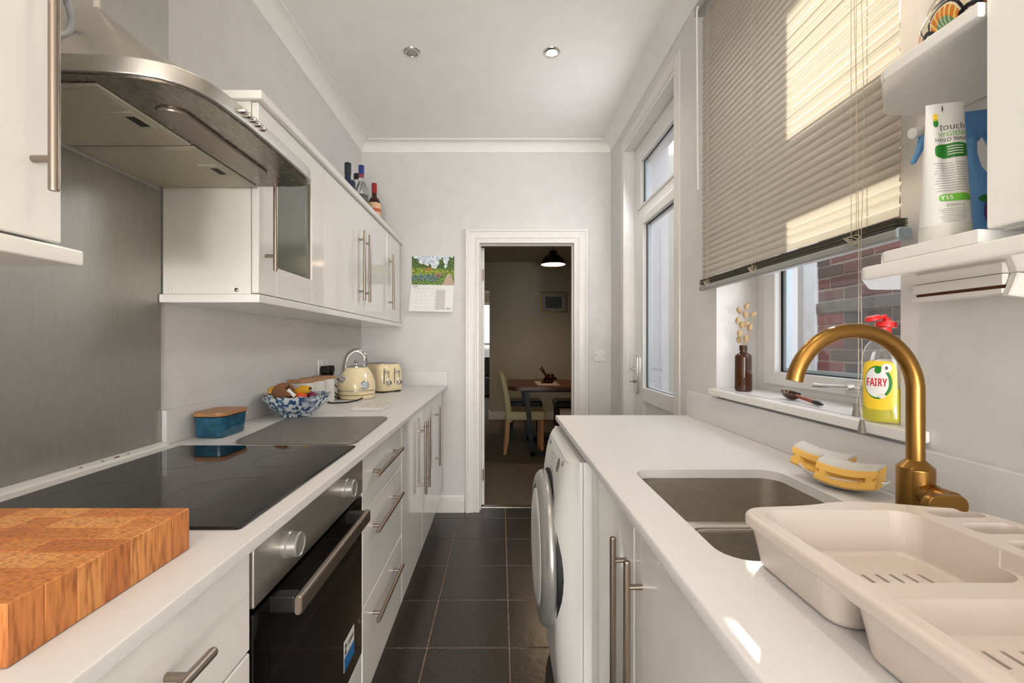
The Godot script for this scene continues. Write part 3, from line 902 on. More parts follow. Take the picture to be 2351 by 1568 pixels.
func cooker_hood() -> void:
	var h := thing("cooker_hood", "stainless steel chimney cooker hood with a curved front canopy", "cooker hood", V(-0.77, 1.66, 1.05))
	var raw := [V(-0.992, 0, 0.765), V(-0.76, 0, 0.766), V(-0.67, 0, 0.772), V(-0.612, 0, 0.784), V(-0.574, 0, 0.806), V(-0.549, 0, 0.842), V(-0.538, 0, 0.89), V(-0.532, 0, 0.965), V(-0.530, 0, 1.05), V(-0.531, 0, 1.14), V(-0.532, 0, 1.23), V(-0.535, 0, 1.275), V(-0.545, 0, 1.308), V(-0.567, 0, 1.328), V(-0.605, 0, 1.3335), V(-0.992, 0, 1.3335)]
	# smooth the curved front
	var cur := Curve2D.new()
	for k in raw.size():
		var p := Vector2(raw[k].x, raw[k].z)
		var tan := Vector2.ZERO
		if k > 1 and k < raw.size() - 2:
			tan = (Vector2(raw[k + 1].x, raw[k + 1].z) - Vector2(raw[k - 1].x, raw[k - 1].z)) / 6.0
		cur.add_point(p, -tan, tan)
	var out := cur.tessellate(4, 3.0)
	var band := MB.new()
	band.ang = 45
	band.extrude(out, "y", 1.669, 1.700, 0.003, 2)
	obj("canopy_band", band, M.steel_h, h)
	var lip := MB.new()
	lip.extrude(MB.inset(out, 0.007), "y", 1.6655, 1.671, 0.001)
	obj("underside", lip, M.steel_under, h)
	# sloping body between the canopy and the chimney
	var n := 96
	var low := resample(MB.inset(out, 0.004), n)
	var top := rrect(-0.992, 0.915, -0.808, 1.117, 0.012, 4)
	# start both outlines at the wall corner nearest the viewpoint
	var body := MB.new()
	body.ang = 50
	var rings := []
	var c := Vector2(-0.90, 1.02)
	for j in 9:
		var t := j / 8.0
		var f := 1.0 - pow(1.0 - t, 1.22)
		var r := []
		for k in n:
			var a := low[k]
			# the point of the chimney outline in the same direction
			var b := Vector2(clampf(a.x, -0.992, -0.808), clampf(a.y, 0.915, 1.117))
			b = b if b != a else a
			var w := a.lerp(b, f)
			r.append(V(w.x, 1.698 + 0.187 * t, w.y))
		rings.append(r)
	body.loft(rings, true, true)
	obj("canopy_body", body, M.steel_h, h)
	var ch := MB.new()
	ch.extrude(top, "y", 1.883, CEIL - 0.002)
	obj("chimney", ch, M.steel_v, h)
	for q in [[0.797, 1.042], [1.050, 1.318]]:
		var fm := MB.new()
		fm.rbox(V(-0.986, 1.6605, q[0]), V(-0.706, 1.6665, q[1]), 0.002, 1)
		var fo := obj("grease_filter", fm, M.mount, h)
		obj("filter_mesh", boxes([[V(-0.976, 1.6595, q[0] + 0.010), V(-0.716, 1.6612, q[1] - 0.010)]]), M.mesh, fo)
		var hd := MB.new()
		var dm: float = (q[0] + q[1]) / 2
		hd.rbox(V(-0.765, 1.657, dm - 0.035), V(-0.718, 1.661, dm + 0.035), 0.001, 1)
		var hp := obj("catch_plate", hd, M.mount, fo)
		obj("catch", boxes([[V(-0.742, 1.6562, dm - 0.018), V(-0.724, 1.6575, dm + 0.022)]]), M.gasket, fo)
	var lm := MB.new()
	lm.extrude(rrect(-0.682, 0.880, -0.618, 1.232, 0.0315, 8), "y", 1.6585, 1.667, 0.003, 2)
	obj("lamp_cover", lm, plain(Color(0.52, 0.48, 0.43), 0.25, 0.5), h)
	for k in 5:
		var bt := MB.new()
		bt.lathe([[0.0, -0.535], [0.006, -0.535], [0.006, -0.525], [0.004, -0.522], [0.0, -0.522]], V(0, 1.687, 0.937 + 0.0195 * k), 16, "x")
		obj("button", bt, M.chrome, h)
	var cb := MB.new()
	var pts := []
	var cc := Curve3D.new()
	for q in [[128, -90, 0.80], [150, -10, 0.84], [163, 35, 0.85], [163, 62, 0.85], [150, 80, 0.84], [120, 82, 0.82], [80, 70, 0.78]]:
		cc.add_point(at_px(q[0], q[1], q[2]))
	for k in cc.point_count:
		if k > 0 and k < cc.point_count - 1:
			var tn := (cc.get_point_position(k + 1) - cc.get_point_position(k - 1)) / 6.0
			cc.set_point_in(k, -tn)
			cc.set_point_out(k, tn)
	cb.tube(Array(cc.tessellate(3, 4.0)), [0.0062], 10)
	solo("hood_cable", cb, plain(Color(0.62, 0.64, 0.66), 0.5), "grey power cable hanging beside the cooker hood chimney", "cable")


# ------------------------------------------------------------------ right run
func right_base_units() -> void:
	# washing machine: its front swells out past the worktop
	var w := thing("washing_machine", "white front loading washing machine with a grey ringed door", "washing machine", V(0.5, 0, 1.59))
	obj("casing", boxes([[V(0.238, 0.015, 1.302), V(0.79, 0.868, 1.888)]], 0.004), M.machine, w)
	var fr := MB.new()
	fr.ang = 50
	var N := 30
	var R := 26
	var prof := [[0.020, 0.030], [0.06, 0.044], [0.25, 0.058], [0.50, 0.066], [0.66, 0.062], [0.74, 0.054], [0.80, 0.044], [0.84, 0.034], [0.858, 0.024], [0.866, 0.008], [0.868, 0.0]]
	var rows := []
	for q in prof:
		var r := []
		for k in N + 1:
			var u := float(k) / N
			var e := minf(u, 1.0 - u) * 0.586
			var s := 1.0 - pow(1.0 - clampf(e / 0.105, 0.0, 1.0), 2.2)
			r.append(V(0.236 - 0.008 - q[1] * s, q[0], 1.302 + 0.586 * u))
		r.append(V(0.237, q[0], 1.888))
		r.append(V(0.237, q[0], 1.302))
		rows.append(r)
	fr.loft(rows)
	obj("front_panel", fr, M.machine, w)
	# the point of the swelling front at (d, y)
	var skin := func(q: Vector2) -> Vector3:
		var b := 0.0
		for k in prof.size() - 1:
			if q.y >= prof[k][0] and q.y <= prof[k + 1][0]:
				b = lerpf(prof[k][1], prof[k + 1][1], (q.y - prof[k][0]) / (prof[k + 1][0] - prof[k][0]))
		var e := minf(q.x - 1.302, 1.888 - q.x)
		var s := 1.0 - pow(1.0 - clampf(e / 0.105, 0.0, 1.0), 2.2)
		return V(0.228 - b * s - 0.0007, q.y, q.x)
	var dr := MB.new()
	dr.ang = 45
	dr.lathe([[0.0, 0.172], [0.243, 0.172], [0.251, 0.166], [0.253, 0.155], [0.249, 0.143], [0.238, 0.133], [0.222, 0.127], [0.205, 0.126], [0.198, 0.130], [0.192, 0.137], [0.0, 0.137]], V(0, 0.508, 1.597), 64, "x")
	var dro := obj("door", dr, M.silver, w)
	var gl := MB.new()
	gl.lathe([[0.0, 0.140], [0.195, 0.140], [0.185, 0.126], [0.16, 0.120], [0.12, 0.128], [0.0, 0.134]], V(0, 0.508, 1.597), 48, "x")
	obj("door_glass", gl, M.white_plastic, dro)
	var gk := MB.new()
	gk.lathe([[0.0, 0.19], [0.258, 0.19], [0.258, 0.170], [0.245, 0.1715], [0.0, 0.1715]], V(0, 0.508, 1.597), 48, "x")
	obj("door_seal", gk, M.gasket, w)
	var dl := MB.new()
	dl.ang = 0
	print_on(dl, patch(Vector2(1.475, 0.815), Vector2(0.026, 0.022), 2.0, 16), skin)
	var dial := obj("dial", dl, plain(Color(0.30, 0.28, 0.28), 0.3), w)
	dial.set_meta("label", "dark grey programme dial")
	var mk := MB.new()
	mk.ang = 0
	for k in 5:
		for j in 4:
			print_on(mk, patch(Vector2(1.545 + k * 0.022, 0.775 + j * 0.015), Vector2(0.006, 0.0018), 8.0, 3), skin)
	print_on(mk, patch(Vector2(1.405, 0.838), Vector2(0.012, 0.007), 6.0, 4), skin)
	obj("panel_print", mk, M.ink, w)
	var lg := MB.new()
	lg.ang = 0
	print_on(lg, patch(Vector2(1.735, 0.835), Vector2(0.020, 0.009), 2.0, 8), skin)
	print_on(lg, patch(Vector2(1.80, 0.838), Vector2(0.024, 0.005), 8.0, 4), skin)
	obj("panel_badge", lg, plain(Color(0.36, 0.43, 0.50), 0.4), w)
	var sm := MB.new()
	sm.ang = 0
	var seamf := func(q: Vector2) -> Vector3: return skin.call(q)
	for k in 20:
		var d0 := 1.36 + 0.48 * k / 20
		sm.quad(skin.call(Vector2(d0, 0.850)), skin.call(Vector2(d0 + 0.024, 0.850)), skin.call(Vector2(d0 + 0.024, 0.8515)), skin.call(Vector2(d0, 0.8515)))
	# drawer pull line under the dial
	for k in 14:
		var a := PI * k / 14
		var b := PI * (k + 1) / 14
		var c := Vector2(1.475, 0.735)
		sm.quad(skin.call(c + Vector2(cos(a) * 0.022, -sin(a) * 0.016)), skin.call(c + Vector2(cos(b) * 0.022, -sin(b) * 0.016)), skin.call(c + Vector2(cos(b) * 0.024, -sin(b) * 0.018)), skin.call(c + Vector2(cos(a) * 0.024, -sin(a) * 0.018)))
	obj("seam", sm, M.soft_ink, w)
	# end panel and sink cupboard
	var c := thing("base_cabinet", "white gloss two door sink cupboard with tall bar handles under the right worktop", "cupboard", V(0.5, 0.155, 0.83))
	obj("carcass", boxes([[V(0.282, 0.155, 0.455), V(0.296, 0.888, 1.208)], [V(0.282, 0.155, 0.455), V(0.78, 0.17, 1.208)], [V(0.282, 0.155, 0.455), V(0.78, 0.888, 0.47)], [V(0.282, 0.155, 1.194), V(0.78, 0.888, 1.208)]]), M.carcass, c)
	obj("end_panel", boxes([[V(0.262, 0.0, 1.212), V(0.79, 0.888, 1.285)]], 0.002), M.carcass, c)
	for q in [[0.883, 1.206, 0.935], [0.457, 0.879, 0.832]]:
		var f := front("door", 0.26, 0.28, 0.157, 0.884, q[0], q[1], c)
		bar_handle(f, V(0.232, 0.628, q[2]), Vector3.UP, 0.365, V(0.029, 0, 0))
	var c2 := thing("base_cabinet", "white gloss base cupboard under the draining rack at the near end", "cupboard", V(0.5, 0.155, 0.1))
	obj("carcass", boxes([[V(0.282, 0.155, -0.2), V(0.78, 0.888, 0.452)]]), M.carcass, c2)
	front("door", 0.26, 0.28, 0.157, 0.884, -0.2, 0.452, c2)
	solo("plinth", boxes([[V(0.315, 0, -0.2), V(0.33, 0.154, 1.212)]]), M.carcass, "white plinth board beneath the sink cupboard", "plinth")


func vessel(q: PackedVector2Array, y1: float, y0: float, t: float, r: float, taper := 0.0) -> MB:
	# an open thin-walled basin: outside from the bottom up, over the rim and down the inside
	var m := MB.new()
	m.ang = 50
	var rings := []
	var pt := func(by: float, y: float) -> void:
		var a := []
		for w in MB.inset(q, by):
			a.append(V(w.x, y, w.y))
		rings.append(a)
	pt.call(taper + r, y0 - t)
	pt.call(taper, y0 + r - t)
	pt.call(-t, y1)
	pt.call(0.0, y1)
	for k in 7:
		var a := PI / 2 * k / 6
		pt.call(taper + r * (1.0 - cos(a)), y0 + r * (1.0 - sin(a)))
	m.loft(rings)
	return m


func right_worktop() -> void:
	var slab := MB.new()
	slab.rbox(V(0.231, 0.89, -0.3), V(0.80, TOP, 1.904), 0.0025)
	var cut := MB.new()
	cut.extrude(rrect(0.312, 0.622, 0.648, 1.078, 0.045, 6), "y", 0.85, 0.95)
	var wt := csg("worktop", M.quartz, self, [slab], [cut])
	tag(wt, "white quartz worktop on the right with a sink cut-out", "worktop")
	var us := MB.new()
	us.rbox(V(0.780, TOP, -0.3), V(0.80, 1.012, 1.904), 0.0015, 1)
	solo("upstand", us, M.quartz, "white quartz upstand behind the sink, below the window sill", "upstand")
	var s := thing("sink", "undermounted stainless steel sink of two bowls with a low divider", "sink", V(0.48, 0.70, 0.85))
	obj("main_bowl", vessel(rrect(0.308, 0.812, 0.652, 1.082, 0.045, 6), 0.8895, 0.72, 0.0015, 0.03, 0.008), M.sink, s)
	obj("small_bowl", vessel(rrect(0.308, 0.618, 0.652, 0.788, 0.045, 6), 0.8895, 0.755, 0.0015, 0.03, 0.008), M.sink, s)
	var dv := MB.new()
	dv.rbox(V(0.3095, 0.876, 0.785), V(0.6505, 0.888, 0.815), 0.004)
	obj("divider", dv, M.sink, s)
	for q in [[0.48, 0.95, 0.7205], [0.48, 0.705, 0.7555]]:
		var pl := MB.new()
		pl.lathe([[0.0, -0.002], [0.038, -0.002], [0.038, 0.002], [0.032, 0.003], [0.022, 0.0], [0.0, 0.0]], V(q[0], q[2], q[1]), 28)
		obj("drain", pl, M.chrome, s)
	# tap
	var t := thing("tap", "brushed gold swan neck kitchen mixer tap", "tap", V(0.68, TOP, 0.745))
	var b := MB.new()
	b.lathe([[0.0, 0.911], [0.0265, 0.911], [0.0265, 0.915], [0.025, 0.917], [0.025, 1.003], [0.0245, 1.0042], [0.0245, 1.0050], [0.025, 1.006], [0.0145, 1.0165], [0.0128, 1.018], [0.0, 1.018]], V(0.68, 0, 0.745), 40)
	obj("base", b, M.gold, t)
	var sp := MB.new()
	var path := [V(0.68, 1.01, 0.745), V(0.68, 1.06, 0.745), V(0.68, 1.11, 0.745)]
	for k in 33:
		var a := deg_to_rad(170.0) * k / 32
		path.append(V(0.58 + 0.10 * cos(a), 1.129 + 0.10 * sin(a), 0.745))
	sp.tube(path, [0.0124], 28)
	obj("spout", sp, M.gold, t)
	var lv := MB.new()
	lv.tube([V(0.68, 0.968, 0.730), V(0.681, 0.968, 0.712)], [0.0175], 24)
	lv.tube([V(0.681, 0.968, 0.711), V(0.681, 0.968, 0.684), V(0.681, 0.968, 0.683)], [0.0168, 0.0168, 0.0155], 24)
	lv.extrude(rrect(0.632, 0.950, 0.694, 0.983, 0.016, 7), "d", 0.672, 0.686, 0.003, 2)
	obj("lever", lv, M.gold, t)


func right_wall_units() -> void:
	var c := thing("wall_cabinet", "white gloss wall cupboard on the right beside the open end shelves", "cupboard", V(0.7, 1.347, 0.28))
	obj("carcass", boxes([[V(0.622, 1.347, 0.0), V(0.798, 1.98, 0.562)]]), M.carcass, c)
	front("door", 0.60, 0.62, 1.349, 1.98, 0.0, 0.5625, c)
	var e := thing("end_shelves", "white open end shelves with cut corners between wall cupboard and window", "shelf", V(0.7, 1.312, 0.68))
	for q in [[1.332, 1.350], [1.614, 1.632]]:
		var m := MB.new()
		m.extrude(PackedVector2Array([Vector2(0.592, 0.564), Vector2(0.592, 0.700), Vector2(0.598, 0.714), Vector2(0.680, 0.806), Vector2(0.692, 0.812), Vector2(0.798, 0.812), Vector2(0.798, 0.564)]), "y", q[0], q[1], 0.0015, 1)
		obj("shelf", m, M.gloss, e)
	var p := MB.new()
	p.extrude(PackedVector2Array([Vector2(0.585, 0.0), Vector2(0.585, 0.728), Vector2(0.588, 0.740), Vector2(0.596, 0.750), Vector2(0.692, 0.856), Vector2(0.704, 0.862), Vector2(0.798, 0.862), Vector2(0.798, 0.0)]), "y", 1.3095, 1.3315, 0.004, 2)
	solo("pelmet", p, M.gloss, "white rounded pelmet under the right wall cupboard and end shelves", "pelmet")
	var bt := thing("batten", "white painted batten with a brown slot fixed under the right hand pelmet", "batten", V(0.75, 1.28, 0.73))
	obj("board", boxes([[V(0.725, 1.293, 0.657), V(0.735, 1.309, 0.80)], [V(0.722, 1.280, 0.655), V(0.755, 1.288, 0.80)]], 0.001), M.trim, bt)
	obj("slot", boxes([[V(0.732, 1.2875, 0.66), V(0.75, 1.294, 0.80)]]), plain(Color(0.42, 0.25, 0.09), 0.8), bt)
	var eb := MB.new()
	eb.extrude(PackedVector2Array([Vector2(0.722, 1.277), Vector2(0.76, 1.272), Vector2(0.776, 1.283), Vector2(0.778, 1.30), Vector2(0.765, 1.308), Vector2(0.735, 1.309), Vector2(0.728, 1.29)]), "d", 0.645, 0.657, 0.002)
	obj("end_block", eb, M.trim, bt)


func blind() -> void:
	var d0 := 0.861
	var d1 := 1.700
	var X := 0.758
	var b := thing("venetian_blind", "taupe venetian blind lowered over the upper part of the window", "blind", V(X, 1.40, 1.28))
	var hr := MB.new()
	hr.rbox(V(X - 0.028, 2.435, d0 - 0.005), V(X + 0.014, 2.470, d1 + 0.012), 0.003)
	obj("head_rail", hr, M.rail, b)
	# one slat, then copies of it
	var L := d1 - d0
	var sl := MB.new()
	sl.ang = 60
	var prev := []
	for k in 7:
		var u := -1.0 + k / 3.0
		prev.append(Vector2(u * 0.0125, 0.0021 * (1.0 - u * u)))
	for k in 6:
		sl.quad(V(prev[k].x, prev[k].y, -L / 2), V(prev[k].x, prev[k].y, L / 2), V(prev[k + 1].x, prev[k + 1].y, L / 2), V(prev[k + 1].x, prev[k + 1].y, -L / 2))
	var mesh := sl.mesh()
	var rng := RandomNumberGenerator.new()
	rng.seed = 8
	var y := 1.462
	while y < 2.43:
		var o := MeshInstance3D.new()
		o.name = numbered("slat", b)
		o.mesh = mesh
		o.material_override = M.blind
		b.add_child(o)
		o.position = Vector3(X, y, -(d0 + d1) / 2) - b.position + Vector3(rng.randf_range(-0.0006, 0.0006), 0, 0)
		o.rotation = Vector3(rng.randf_range(-0.0008, 0.0008), 0, deg_to_rad(lerpf(79.0, 88.0, (y - 1.46) / 0.97)) + rng.randf_range(-0.03, 0.03))
		y += 0.0206
	for k in 7:
		var m := MB.new()
		var yy := 1.4275 + k * 0.0028
		var j := rng.randf_range(-0.0015, 0.0015)
		m.rbox(V(X - 0.0125 + j, yy, d0 - 0.002 + j), V(X + 0.0125 + j, yy + 0.0012, d1 + 0.004 + j), 0.0005, 1)
		obj("stacked_slat", m, M.slat_stack, b)
	var br := MB.new()
	br.extrude(rrect(X - 0.0135, 1.405, X + 0.0135, 1.425, 0.006), "d", d0 - 0.004, d1 + 0.006, 0.002)
	obj("bottom_rail", br, M.rail, b)
	var ec := MB.new()
	ec.extrude(rrect(X - 0.0145, 1.403, X + 0.0145, 1.427, 0.007), "d", d0 - 0.010, d0 - 0.003, 0.002)
	obj("rail_end_cap", ec, M.spacer, b)
	# ladder strings and lift cords
	for d in [1.632, 1.335, 0.955]:
		var m := MB.new()
		for s in [-0.0105, 0.0105]:
			m.tube([V(X + s, 1.425, d), V(X + s, 2.44, d)], [0.0006], 5)
		m.tube([V(X - 0.012, 1.42, d + 0.012), V(X - 0.012, 2.44, d + 0.012)], [0.0007], 5)
		obj("ladder_string", m, M.cord, b)
		var kn := MB.new()
		for i in 4:
			var pts := []
			for k in 14:
				var a := TAU * k / 13.0
				pts.append(V(X - 0.016 - 0.004 * sin(a * 2 + i), 1.425 + 0.010 * sin(a + i * 1.7), d + 0.016 * cos(a + i) + 0.004 * i))
			kn.tube(pts, [0.0007], 5)
		obj("cord_knot", kn, M.cord, b)
	var wd := MB.new()
	wd.tube([V(X - 0.03, 2.45, 1.675), V(X - 0.034, 2.43, 1.675), V(X - 0.028, 1.775, 1.678)], [0.0035], 8)
	obj("tilt_wand", wd, M.white_plastic, b)
	# pull cords with tassels hanging in front of the sill
	var c := MB.new()
	var e1 := at_px(1966, 930, 0.935)
	var e2 := at_px(1979, 968, 0.925)
	var kn2 := at_px(1970, 899, 0.935)
	c.tube([V(X - 0.02, 2.44, 0.965), at_px(1968, 300, 0.925), at_px(1972, 590, 0.93), at_px(1971, 800, 0.935), kn2, e1], [0.0006], 6)
	c.tube([V(X - 0.02, 2.44, 0.945), at_px(1985, 300, 0.92), at_px(1976, 590, 0.93), at_px(1980, 860, 0.935), kn2, at_px(1974, 910, 0.93), e2], [0.0006], 6)
	obj("pull_cord", c, M.cord, b)
	for e in [e1, e2]:
		var ts := MB.new()
		ts.lathe([[0.0, 0.004], [0.0035, 0.004], [0.0042, 0.0], [0.0075, -0.022], [0.0068, -0.0235], [0.0, -0.0235]], e, 18)
		obj("tassel", ts, M.tassel, b)


# ------------------------------------------------------------------ things on the left worktop
func curve(pts: Array, steps := 8) -> Array:
	# a smooth line through the points
	var o := []
	var n := pts.size()
	for k in n - 1:
		var p0: Vector3 = pts[maxi(k - 1, 0)]
		var p1: Vector3 = pts[k]
		var p2: Vector3 = pts[k + 1]
		var p3: Vector3 = pts[mini(k + 2, n - 1)]
		for s in steps:
			o.append(p1.cubic_interpolate(p2, p0, p3, float(s) / steps))
	o.append(pts[n - 1])
	return o


func ball(m: MB, c: Vector3, r: Vector3, seg := 20, rows := 12, turn := Basis.IDENTITY) -> void:
	var old := m.x
	m.x = old * Transform3D(turn, c)
	var prof := []
	for k in rows + 1:
		var a := -PI / 2 + PI * k / rows
		prof.append([cos(a), sin(a)])
	var rings := []
	for q in prof:
		var ring_ := []
		for i in seg:
			var t := TAU * i / seg
			ring_.append(Vector3(cos(t) * q[0] * r.x, q[1] * r.y, sin(t) * q[0] * r.z))
		rings.append(ring_)
	m.loft(rings, true, false)
	m.x = old


func left_worktop_things() -> void:
	# end-grain chopping board built of its blocks
	var cb := thing("chopping_board", "thick end-grain wooden chopping board on the near end of the left worktop", "chopping board", V(-0.66, TOP, 0.54))
	var rng := RandomNumberGenerator.new()
	rng.seed = 21
	var nx := 9
	var nd := 7
	var dx := 0.42 / nx
	var dd := 0.245 / nd
	for i in nx:
		for j in nd:
			var m := MB.new()
			var h := 0.9695 + rng.randf_range(-0.0003, 0.0003)
			m.rbox(V(-0.870 + dx * i, 0.9105, 0.415 + dd * j), V(-0.870 + dx * (i + 1), h, 0.415 + dd * (j + 1)), 0.0012, 1)
			obj("block", m, M.block[rng.randi() % 6], cb)
	# grey drying mat
	var mt := MB.new()
	var corners := [Vector2(-0.427, 1.335), Vector2(-0.444, 1.825), Vector2(-0.838, 1.800), Vector2(-0.795, 1.345)]
	var rr := PackedVector2Array()
	for k in 4:
		var c: Vector2 = corners[k]
		var a: Vector2 = c + (corners[(k + 3) % 4] - c).normalized() * 0.045
		var b: Vector2 = c + (corners[(k + 1) % 4] - c).normalized() * 0.045
		for s in 7:
			var t := s / 6.0
			rr.append(a.lerp(c, t).lerp(c.lerp(b, t), t))
	mt.extrude(rr, "y", TOP, 0.9185, 0.003, 2)
	solo("worktop_saver", mt, M.grey_mat, "grey rounded worktop saver board beyond the hob", "board")
	# blue butter dish with a wooden lid
	var bd := thing("butter_dish", "blue glazed butter dish with a wooden lid near the hob", "butter dish", V(-0.918, TOP, 1.495))
	var body := MB.new()
	var q := rrect(-0.968, 1.425, -0.868, 1.572, 0.022, 3)
	var rings := []
	for w in [[0.010, 0.9105], [0.006, 0.914], [0.0, 0.972], [0.0, 0.976], [0.006, 0.976]]:
		var r := []
		for p in MB.inset(q, w[0]):
			r.append(V(p.x, w[1], p.y))
		rings.append(r)
	body.loft(rings)
	obj("dish", body, M.blue_glaze, bd)
	var lid := MB.new()
	lid.extrude(MB.inset(q, -0.003), "y", 0.9785, 0.992, 0.003, 2)
	obj("lid", lid, M.bamboo, bd)
	obj("seal", boxes([[V(-0.962, 0.975, 1.432), V(-0.874, 0.9795, 1.565)]]), M.rubber, bd)
	# blue and white bowl with its fruit
	var bc := V(-0.844, TOP, 1.885)
	var bw := MB.new()
	bw.ang = 60
	var prof := [[0.0, 0.003], [0.052, 0.003], [0.056, 0.0005], [0.060, 0.003], [0.060, 0.012], [0.080, 0.022], [0.100, 0.037], [0.115, 0.055], [0.126, 0.075], [0.131, 0.086], [0.133, 0.090], [0.128, 0.090], [0.120, 0.076], [0.108, 0.056], [0.092, 0.040], [0.065, 0.026], [0.0, 0.020]]
	rings = []
	for k in prof.size():
		var r := []
		var rim := clampf((prof[k][1] - 0.05) / 0.04, 0.0, 1.0) if k > 3 else 0.0
		for i in 72:
			var a := TAU * i / 72
			var wob := 1.0 + 0.022 * rim * cos(a * 12.0)
			r.append(bc + V(cos(a) * prof[k][0] * wob, prof[k][1] + 0.0025 * rim * cos(a * 12.0), sin(a) * prof[k][0] * wob))
		rings.append(r)
	bw.loft(rings, true, false)
	solo("fruit_bowl", bw, M.delft, "blue and white patterned china bowl holding fruit", "bowl")
	for bn in [
		[[at_px(611, 912, 1.93), at_px(622, 900, 1.94), at_px(640, 893, 1.95), at_px(662, 890, 1.96)], "short banana at the left side of the fruit bowl"],
		[[at_px(655, 912, 1.90), at_px(675, 905, 1.87), at_px(692, 897, 1.85), at_px(704, 894, 1.84), at_px(711, 892, 1.835)], "yellow banana leaning out of the right side of the fruit bowl"]]:
		var m := MB.new()
		m.ang = 60
		var line := curve(bn[0], 6)
		var rad := []
		for k in line.size():
			var t := float(k) / (line.size() - 1)
			rad.append(0.019 * pow(sin(PI * clampf(0.06 + 0.92 * t, 0.0, 1.0)), 0.35))
		rad[rad.size() - 1] = 0.004
		m.tube(line, rad, 8)
		var o := thing("banana", bn[1], "banana", (bn[0][0] as Vector3), "bananas in the fruit bowl")
		obj("skin", m, M.banana, o)
		var tip := MB.new()
		var e: Vector3 = line[line.size() - 1]
		var before: Vector3 = line[line.size() - 3]
		tip.tube([e - (e - before).normalized() * 0.004, e + (e - before).normalized() * 0.008], [0.0058, 0.0042], 8)
		obj("stem", tip, plain(Color(0.25, 0.20, 0.08), 0.8), o)
	# crocheted potato
	var kp := thing("crochet_potato", "brown crocheted potato toy holding a small white sign in the fruit bowl", "toy", at_px(648, 905, 1.85))
	var kb := MB.new()
	ball(kb, at_px(650, 899, 1.855), V(0.043, 0.036, 0.038), 26, 18, Basis(Vector3(0, 0, 1), 0.25))
	var km := obj("body", kb, M.knit, kp)
	var rows := MB.new()
	for k in range(-6, 7):
		var yy := k / 7.0
		var rr2 := sqrt(1.0 - yy * yy) * 1.004
		var pts := []
		for i in 29:
			var a := TAU * i / 28
			pts.append(at_px(650, 899, 1.855) + Basis(Vector3(0, 0, 1), 0.25) * V(cos(a) * rr2 * 0.043, yy * 0.036, sin(a) * rr2 * 0.038))
		rows.tube(pts, [0.0016], 5)
	obj("stitch_row", rows, M.knit, km)
	var ey := MB.new()
	ball(ey, at_px(657, 890.5, 1.818), V(0.0045, 0.0045, 0.003), 12, 8)
	ball(ey, at_px(663, 887.5, 1.822), V(0.0045, 0.0045, 0.003), 12, 8)
	obj("eyes", ey, M.black, kp)
	var sg := MB.new()
	sg.x = Transform3D(Basis(Vector3(0, 0, 1), -0.75), at_px(669, 902, 1.80))
	sg.rbox(V(-0.019, -0.007, -0.0008), V(0.019, 0.007, 0.0008), 0.0006, 1)
	obj("sign", sg, M.white, kp)
	var arm := MB.new()
	ball(arm, at_px(662, 905, 1.80), V(0.012, 0.008, 0.007), 12, 8, Basis(Vector3(0, 0, 1), -0.5))
	obj("arm", arm, M.knit, kp)
	for f in [[692, 909.5, 1.84, 0.021, 0.016, M.net_orange, "orange fruit in net at the front of the bowl", "orange"], [716, 908, 1.875, 0.020, 0.015, M.plum, "dark red plum at the right rim of the fruit bowl", "plum"]]:
		var m := MB.new()
		ball(m, at_px(f[0], f[1], f[2]), V(f[3], f[4], f[3]), 20, 12)
		if f[7] == "orange":
			var nm := MB.new()
			for k in 9:
				var pts := []
				for i in 13:
					var a := PI * i / 12
					var b := TAU * k / 9
					pts.append(at_px(f[0], f[1], f[2]) + V(sin(a) * cos(b + a * 0.5) * f[3] * 1.02, cos(a) * f[4] * 1.02, sin(a) * sin(b + a * 0.5) * f[3] * 1.02))
				nm.tube(pts, [0.0009], 4)
			var o := thing("orange", f[6], "fruit", at_px(f[0], f[1], f[2]))
			obj("peel", m, f[5], o)
			obj("net", nm, plain(Color(0.98, 0.55, 0.40), 0.4), o)
		else:
			solo(f[7], m, f[5], f[6], "fruit")
	# three canisters
	var names := ["white canister with bamboo lid, first of three behind the fruit bowl", "white canister with bamboo lid, middle of three by the wall", "white canister with bamboo lid, last of three and nearest the kettle"]
	for k in 3:
		var c := V([-0.921, -0.917, -0.913][k], TOP, [2.105, 2.228, 2.351][k])
		var t := thing("canister", names[k], "canister", c, "white canisters by the wall")
		var m := MB.new()
		m.lathe([[0.0, 0.0005], [0.053, 0.0005], [0.056, 0.003], [0.056, 0.118], [0.054, 0.12], [0.0, 0.12]], c, 40)
		obj("jar", m, M.china, t)
		var l := MB.new()
		l.lathe([[0.0, 0.1205], [0.0575, 0.1205], [0.0585, 0.1225], [0.0585, 0.130], [0.0565, 0.1325], [0.0, 0.1325]], c, 40)
		obj("lid", l, M.bamboo, t)
	# kettle
	var kc := V(-0.79, TOP, 2.505)
	var kt := thing("kettle", "cream dome kettle with a chrome hoop handle", "kettle", kc)
	var kl := MB.new()
	kl.lathe([[0.0, 0.001], [0.092, 0.001], [0.097, 0.006], [0.098, 0.018], [0.095, 0.022], [0.0, 0.022]], kc, 48)
	obj("base", kl, M.cream, kt)
	var kbody := MB.new()
	kbody.lathe([[0.0, 0.023], [0.094, 0.023], [0.0995, 0.027], [0.1005, 0.044], [0.1005, 0.0455], [0.1025, 0.046], [0.1025, 0.049], [0.1005, 0.0495], [0.101, 0.060], [0.100, 0.080], [0.096, 0.102], [0.088, 0.124], [0.077, 0.146], [0.068, 0.160], [0.062, 0.169], [0.058, 0.1705], [0.0, 0.1705]], kc, 56)
	obj("body", kbody, M.cream, kt)
	var kband := MB.new()
	kband.lathe([[0.1004, 0.0455], [0.1030, 0.046], [0.1030, 0.049], [0.1004, 0.0495]], kc, 56, "y", false)
	obj("trim_ring", kband, M.chrome, kt)
